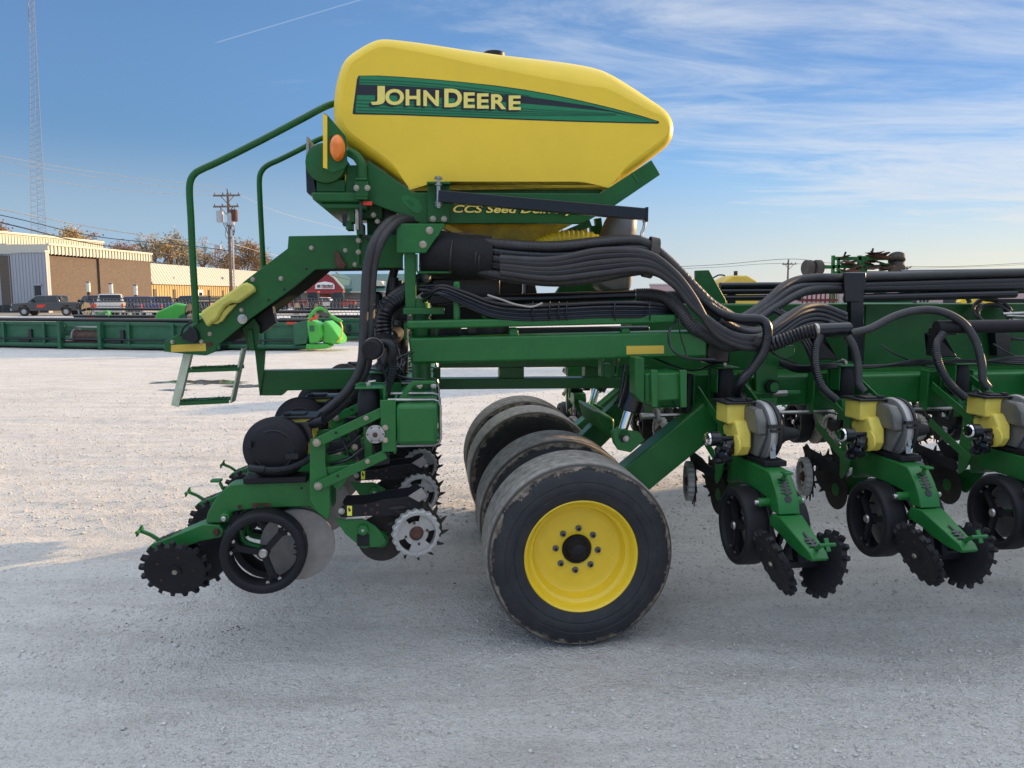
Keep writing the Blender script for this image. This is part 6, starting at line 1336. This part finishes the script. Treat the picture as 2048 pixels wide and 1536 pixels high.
# ---------------- compact tractors by the store
def tractor(px, Y, label, flip=1):
    c = ground_pt(px, Y); r = empty('red_tractor', c, 0 if flip > 0 else math.pi, None, label, 'tractor', 'red tractors outside the store')
    MB().prism([(-1.9, .8), (-1.95, 1.35), (-.4, 1.5), (-.4, .7)], -.35, .35).obj('bonnet', REDP, r, bevel=.05); MB().prism([(-.4, .6), (-.4, 1.3), (1.2, 1.3), (1.2, .6)], -.5, .5).obj('body', REDP, r)
    MB().prism([(-.35, 1.3), (-.15, 2.5), (1.1, 2.5), (1.2, 1.3)], -.6, .6).obj('cab', GLASS, r); MB().box((.45, 0, 2.58), (1.5, 1.4, .14)).obj('cab_roof', REDP, r)
    for x, rr2 in ((.75, .75), (-1.5, .45)):
        for s_ in (-1, 1): w_ = MB().lathe([(rr2 * .5, -.18), (rr2, -.18), (rr2, .18), (rr2 * .5, .18)], (x, s_ * .85, rr2), (0, 1, 0), 22).obj('wheel', RUBBER, r); MB().lathe([(rr2 * .55, -.1), (.001, -.08)], (x, s_ * .85, rr2), (0, 1, 0), 16).obj('wheel_rim', WHITE, w_)
for px_, Y, lb_, f_ in ((588, 112, 'red tractor left of the store gable, its cab catching the sun', 1), (621, 110, 'red tractor under the left half of the store sign', 1), (684, 108, 'red tractor under the right end of the red gable', -1)): tractor(px_, Y, lb_, f_)

# ---------------- combine headers on the lot
def header(pa, pb, label, reel=True, opening=None, ends=(False, False), m=GH, ht=.98, dividers_lit=True):
    Wf = Wall(pa, pb); Ln = Wf.len; r = Wf.root('combine_header', label=label, cat='combine header', group='combine headers parked on the lot')
    nb = max(2, int(Ln / 1.6)); stp = Ln / nb
    for i in range(nb):
        x0, x1 = i * stp, (i + 1) * stp; xm_ = (x0 + x1) / 2
        if opening:
            if opening[0] <= x0 and x1 <= opening[1]: continue
            if x0 < opening[0] < x1: x1 = opening[0]
            elif x0 < opening[1] < x1: x0 = opening[1]
            xm_ = (x0 + x1) / 2
        MB().box((xm_, .10, ht * .52), (x1 - x0 - .04, .04, ht * .78)).obj('back_panel', m, r)
        MB().box((x0 + .05, .02, ht * .52), (.08, .12, ht * .86)).obj('rib_post', m, r)
        if i % 2: MB().box((xm_, .04, ht * .30), (.5, .07, .10)).obj('hose_bracket', DARK, r); MB().box((xm_ + .3, .04, ht * .55), (.14, .08, .3)).obj('valve_block', DARK, r)
    MB().box((Ln / 2, .10, ht * .93), (Ln, .16, .10)).obj('top_rail', m, r); MB().cyl((0, .05, .14), (Ln, .05, .14), .09, 10).obj('bottom_tube', m, r)
    MB().cyl((.4, .34, ht + .05), (Ln - .2, .34, ht + .05), .07, 10).obj('black_drive_tube', BP, r); MB().cyl((.1, -.03, ht * .36), (Ln, -.03, ht * .36), .035, 8).obj('hydraulic_line', BP, r)
    MB().box((Ln / 2, .7, .16), (Ln, 1.2, .06)).obj('draper_deck', BP, r)
    if opening:
        x0, x1 = opening; MB().cyl((x0 + .35, .35, ht * .45), (x1 - .05, .35, ht * .45), .24, 20).obj('feed_auger', mat('rusty_auger', (.10, .06, .045), .6, .4, var=.4), r); MB().box(((x0 + x1) / 2, .1, .20), (x1 - x0, .1, .16)).obj('worn_floor_lip', RUST, r); MB().lathe([(.30, 0), (.30, .04)], (x0 + .35, .35, ht * .45), (1, 0, 0), 20).obj('auger_flange', ALU, r)
        for x in opening: MB().box((x, 0, ht * .5), (.12, .25, ht)).obj('opening_frame', m, r)
        MB().box(((x0 + x1) / 2, .35, ht * .80), (x1 - x0, .1, .05)).obj('cross_strap', STEEL, r)
    if reel:
        yr_, zr_ = 1.25, 1.32; MB().cyl((.3, yr_, zr_), (Ln - .3, yr_, zr_), .06, 10).obj('reel_tube', BP, r); ti = MB()
        for a in (R(75), R(195), R(315), R(15), R(135), R(255)):
            by, bz = yr_ + .48 * math.cos(a), zr_ + .48 * math.sin(a); MB().cyl((.4, by, bz), (Ln - .4, by, bz), .02, 6).obj('reel_bat', BP if bz > zr_ else STEEL, r)
            x = .5
            while x < Ln - .4: ti.beam((x, by, bz), (x + .05, by + .03, bz - .26), .014, .014); x += .17
        ti.obj('reel_tines', ALU, r, 0, kind='stuff'); x = 1.2
        while x < Ln - .5:
            for s_ in (-1, 1): MB().beam((x, .9, .75), (x + s_ * .28, .9, 1.12), .05, .07, (0, 1, 0)).obj('reel_support', ALU, r)
            x += 1.75
        for x in (.2, Ln - .2): MB().lathe([(.001, 0), (.30, 0), (.30, .03)], (x, yr_, zr_), (1, 0, 0), 20).obj('reel_end_disc', BK, r)
        for x in np.arange(1.5, Ln, 3.0): MB().box((x, -.01, ht * .97), (.32, .02, .08)).obj('red_reflector', RED, r)
        for x in np.arange(2.2, Ln - .3, 4.1): MB().tube(cr([(x, .3, 1.02), (x - .35, .6, 1.22), (x - .9, .9, 1.12), (x - 1.5, 1.1, 1.02)], 5), .07, 8).obj('reel_arm', GL, r)
    for e, x in zip(ends, (0, Ln)):
        if not e: continue
        s_ = 1 if x > 0 else -1
        def E(pts, y0_, y1_, nm, m_, bv=.02):
            return MB().prism([(x + s_ * a, z) for a, z in pts], y0_, y1_).obj(nm, m_, r, bevel=bv)
        E([(-.55, .95), (-.05, 1.05), (.0, .6), (-.10, .25), (-.55, .2)], -.12, -.02, 'end_shield', m); E([(-.05, 1.02), (.10, 1.06), (.42, .92), (.50, .55), (.32, .28), (.02, .26)], -.20, .5, 'end_panel', GL, .05)
        E([(.46, .95), (.52, 1.05), (.80, .8), (1.05, .42), (1.0, .22), (.42, .26)], .0, .9, 'end_divider', GL, .05); E([(-.12, .05), (.55, .08), (.70, .16), (.62, .24), (-.10, .24)], -.15, .5, 'skid_shoe', GL, .02)
        MB().tube(cr([(x + s_ * .0, -.1, 1.08), (x + s_ * .18, 0, 1.38), (x + s_ * .42, .1, 1.45), (x + s_ * .72, .2, 1.18), (x + s_ * 1.05, .3, .98)], 5), .06, 8).obj('reel_arm', GL, r); E([(.05, 1.08), (.3, 1.22), (.36, 1.14), (.1, 1.02)], -.24, -.2, 'red_guard', RED); E([(.15, 1.35), (.3, 1.6), (.5, 1.55), (.72, 1.2), (.45, 1.15)], .1, .16, 'reel_drive_shield', mat('shield_grey', (.09, .085, .08), .6), .01)
        MB().tube(cr([(x + s_ * 1.08, 0, 1.0), (x + s_ * 1.14, 0, .8), (x + s_ * 1.1, 0, .5), (x + s_ * .95, 0, .3)], 5), .025, 8).obj('yellow_guard_rod', YP, r)
        mb = MB(); mb.box((x + s_ * .14, -.21, .78), (.16, .02, .2)); mb.obj('emblem_plate', GH, r)
    return r
header(ground_pt(-230, 29.5), ground_pt(432, 26.2), 'long green draper header seen from behind, running off the left edge', False, (7.9, 9.6))
header(ground_pt(118, 33.0), ground_pt(520, 31.0), 'green header with raised tined reel parked just behind the long left one', True)
header(ground_pt(330, 27.0), ground_pt(618, 26.6), 'green header whose bright green end divider shows beneath the stair platform', True, None, (False, True))
header(ground_pt(556, 33), ground_pt(900, 31.5), 'green header with tined reel farthest back, passing behind the black hoses', True)
# bright green lit end arm lying over the left header
c = ground_pt(365, 29.6); r = empty('header_end_arm', c, 0, None, 'glossy light green header end arm with perforated cover left of the near handrail', 'machine part')
MB().prism([(-1.1, .95), (-.9, 1.3), (-.2, 1.62), (.2, 1.55), (.9, 1.05), (.5, .92)], -.2, .2).obj('cover', GL, r, bevel=.06); MB().prism([(-.1, 1.1), (.35, 1.35), (.75, 1.06), (.3, .98)], -.24, -.2).obj('perforated_panel', GH, r); MB().box((-.3, 0, .48), (.2, .3, .96)).obj('stand', GH, r)

# ---------------- implements far right
DRUB = mat('dusty_rubber', (.055, .048, .04), .8)
def far_implement():
    Y = 27; c = ground_pt(1706, Y); r = empty('raised_implement', c, 0, None, 'folded green disc implement standing high with wheels in the air, right of centre', 'implement')
    def P(px, py, dy=0): return at_dist(px, py, Y) - c + Vector((0, dy, 0))
    for a, b_, y0_, y1_ in ((1664, 1669, 511, 600), (1675, 1679, 515, 600), (1716, 1722, 511, 600), (1724, 1731, 512, 600)):
        p, q = P((a + b_) / 2, y0_), P((a + b_) / 2, y1_); MB().beam(p, (q.x, q.y, 0), (b_ - a) / F * Y, .12, (0, 1, 0)).obj('mast_post', GR, r)
    for a, b_, yy_ in ((1640, 1668, 534), (1668, 1780, 517), (1668, 1780, 533), (1668, 1780, 546), (1760, 1800, 530)): MB().beam(P(a, yy_), P(b_, yy_), .12, .12).obj('frame_tube', GR, r)
    rn = random.Random(3)
    for k in range(46):
        px_, py_ = rn.choice(((rn.uniform(1682, 1716), rn.uniform(514, 552)), (rn.uniform(1734, 1774), rn.uniform(512, 552)), (rn.uniform(1745, 1765), rn.uniform(505, 520)))); p = P(px_, py_, rn.uniform(-.5, .5))
        MB().lathe([(.001, -.02), (.16, -.01), (.24, .01), (.24, .02), (.001, .0)], p, (rn.uniform(-.3, .3), rn.uniform(-.3, .3), 1), 16).obj('disc_blade', RUST, r)
        if k % 2: MB().beam(p, p + Vector((rn.uniform(-.2, .2), 0, rn.uniform(-.25, .25))), .05, .05).obj('disc_arm', BK, r)
    for px_, py_, s_, ax_ in ((1616, 536, 1, (1, .2, 0)), (1635, 536, 1, (1, .2, 0)), (1793, 517, 1.15, (.1, .5, .9)), (1793, 536, 1.15, (.1, .7, .8))):
        p = P(px_, py_); w_ = MB().lathe([(.14, -.10), (.24, -.13), (.28, -.09), (.28, .09), (.24, .13), (.14, .10)], p, ax_, 24).obj('tyre', DRUB, r); w_.scale = (1,) * 3; MB().lathe([(.15, -.12), (.06, -.06), (.001, -.06)], p, tuple(-v for v in ax_), 18).obj('rim', YP, r)
far_implement()
def red_imp():
    Y = 24; c = ground_pt(1636, Y); r = empty('red_implement', c, 0, None, 'red-brown tillage implement low behind the hose rack post', 'implement')
    REDD = mat('dull_red_paint', (.11, .018, .014), .6, var=.4)
    for k in range(8): x = (k - 3.5) * .14; MB().beam((x, 0, .3), (x + .02, 0, 2.4 - .08 * (k % 3)), .035, .05, (0, 1, 0)).obj('tine_bar', REDD, r)
    for z in (.9, 1.5, 1.75, 2.42): MB().beam((-.6, 0, z), (.6, 0, z), .08, .08).obj('cross_bar', REDD, r)
    for k in range(5): MB().beam((.65 + k * .09, .1, 1.0), (.67 + k * .09, .1, 2.2), .03, .03, (0, 1, 0)).obj('white_tine', ALU, r)
red_imp()
Y = 19; c = ground_pt(1470, Y); r = empty('yellow_hopper', c, 0, None, 'faded yellow hopper lid rising behind the green mast plate', 'hopper'); p = lambda a, b_: at_dist(a, b_, Y) - c
q = [p(1434, 568), p(1440, 560), p(1452, 552), p(1482, 552), p(1500, 562), p(1505, 569)]; MB().prism([(v.x, v.z) for v in q], -.5, .5).obj('lid', YD, r, bevel=.04); MB().box((0, 0, 1.1), (.86, .9, 2.1)).obj('bin', YD, r); MB().cyl((0, 0, 2.3), (0, 0, 2.48), .05, 8).obj('vent', DARK, r); MB().tube(cr([p(1426, 556), p(1438, 550), p(1450, 551)], 4), .02, 6).obj('wire_handle', BK, r)
Y = 17; c = ground_pt(1957, Y); r = empty('yellow_row_head', c, 0, None, 'yellow machine front with round lamps low at right behind the pipes', 'machine')
p = lambda a, b_: at_dist(a, b_, Y) - c
for a in (1936, 1979): v = p(a, 599); MB().prism([(v.x - .22, v.z - .06), (v.x - .10, v.z + .08), (v.x + .10, v.z + .07), (v.x + .22, v.z - .06), (v.x + .1, v.z - .10), (v.x - .1, v.z - .10)], -.05, .1).obj('yellow_panel', YP, r, bevel=.01); MB().lathe([(.001, -.05), (.05, -.05), (.06, .0)], (v.x, -.03, v.z), (0, 1, 0), 18).obj('round_lamp', WHITE, r)
MB().box((.5, .3, .85), (2.6, .5, 1.6)).obj('body', BK, r); MB().box((1.2, .2, 1.75), (1.6, .6, .12)).obj('beam', BK, r)
Y = 21; c = ground_pt(1780, Y); r = empty('green_machine', c, 0, None, 'low green machine behind the tongue, left of the coiled hoses', 'machine')
MB().box((0, 0, 1.55), (2.4, .6, .32)).obj('deck', GH, r, bevel=.04); MB().box((-.2, .1, .7), (2.0, .5, 1.4)).obj('body', BK, r); MB().prism([(-.9, 1.71), (-.7, 1.9), (.2, 1.95), (.6, 1.71)], -.2, .2).obj('hood', GH, r, bevel=.03)
for k in range(3): MB().tube(cr([(.8 + k * .08, 0, 1.6), (.95 + k * .1, 0, 2.1 - k * .05), (1.3, 0, 2.25 - k * .08), (1.7 - k * .08, 0, 2.0), (1.78, 0, 1.6)], 6), .03, 8).obj('hose_arch', HOSEG, r)
# trailer-shaped blocker added out of view past the right edge to shade the foreground
c = (11.9, 12.0, 0); r = empty('shade_trailer', c, R(-18), None, 'tall box trailer added out of view on the right to shade the foreground', 'trailer')
MB().box((6, 1.2, 2.2), (12, 2.4, 2.7)).obj('box', GH, r, bevel=.04); MB().box((6, 1.2, .75), (11.6, 1.6, .25)).obj('shade_trailer_chassis', BK, r)
for k in range(20): MB().box((.3 + k * .6, -.03, 2.2), (.08, .06, 2.6)).obj('shade_trailer_rib', GH, r)
for x in (1.2, 9.4, 10.6):
    for y in (.2, 2.2): w_ = MB().lathe([(.28, -.15), (.5, -.15), (.5, .15), (.28, .15)], (x, y, .5), (0, 1, 0), 28).obj('wheel', RUBBER, r); MB().lathe([(.29, -.1), (.001, -.06)], (x, y, .5), (0, 1, 0), 18).obj('wheel_rim', WHITE, w_)  # wheels and rims of the added shade trailer, out of view
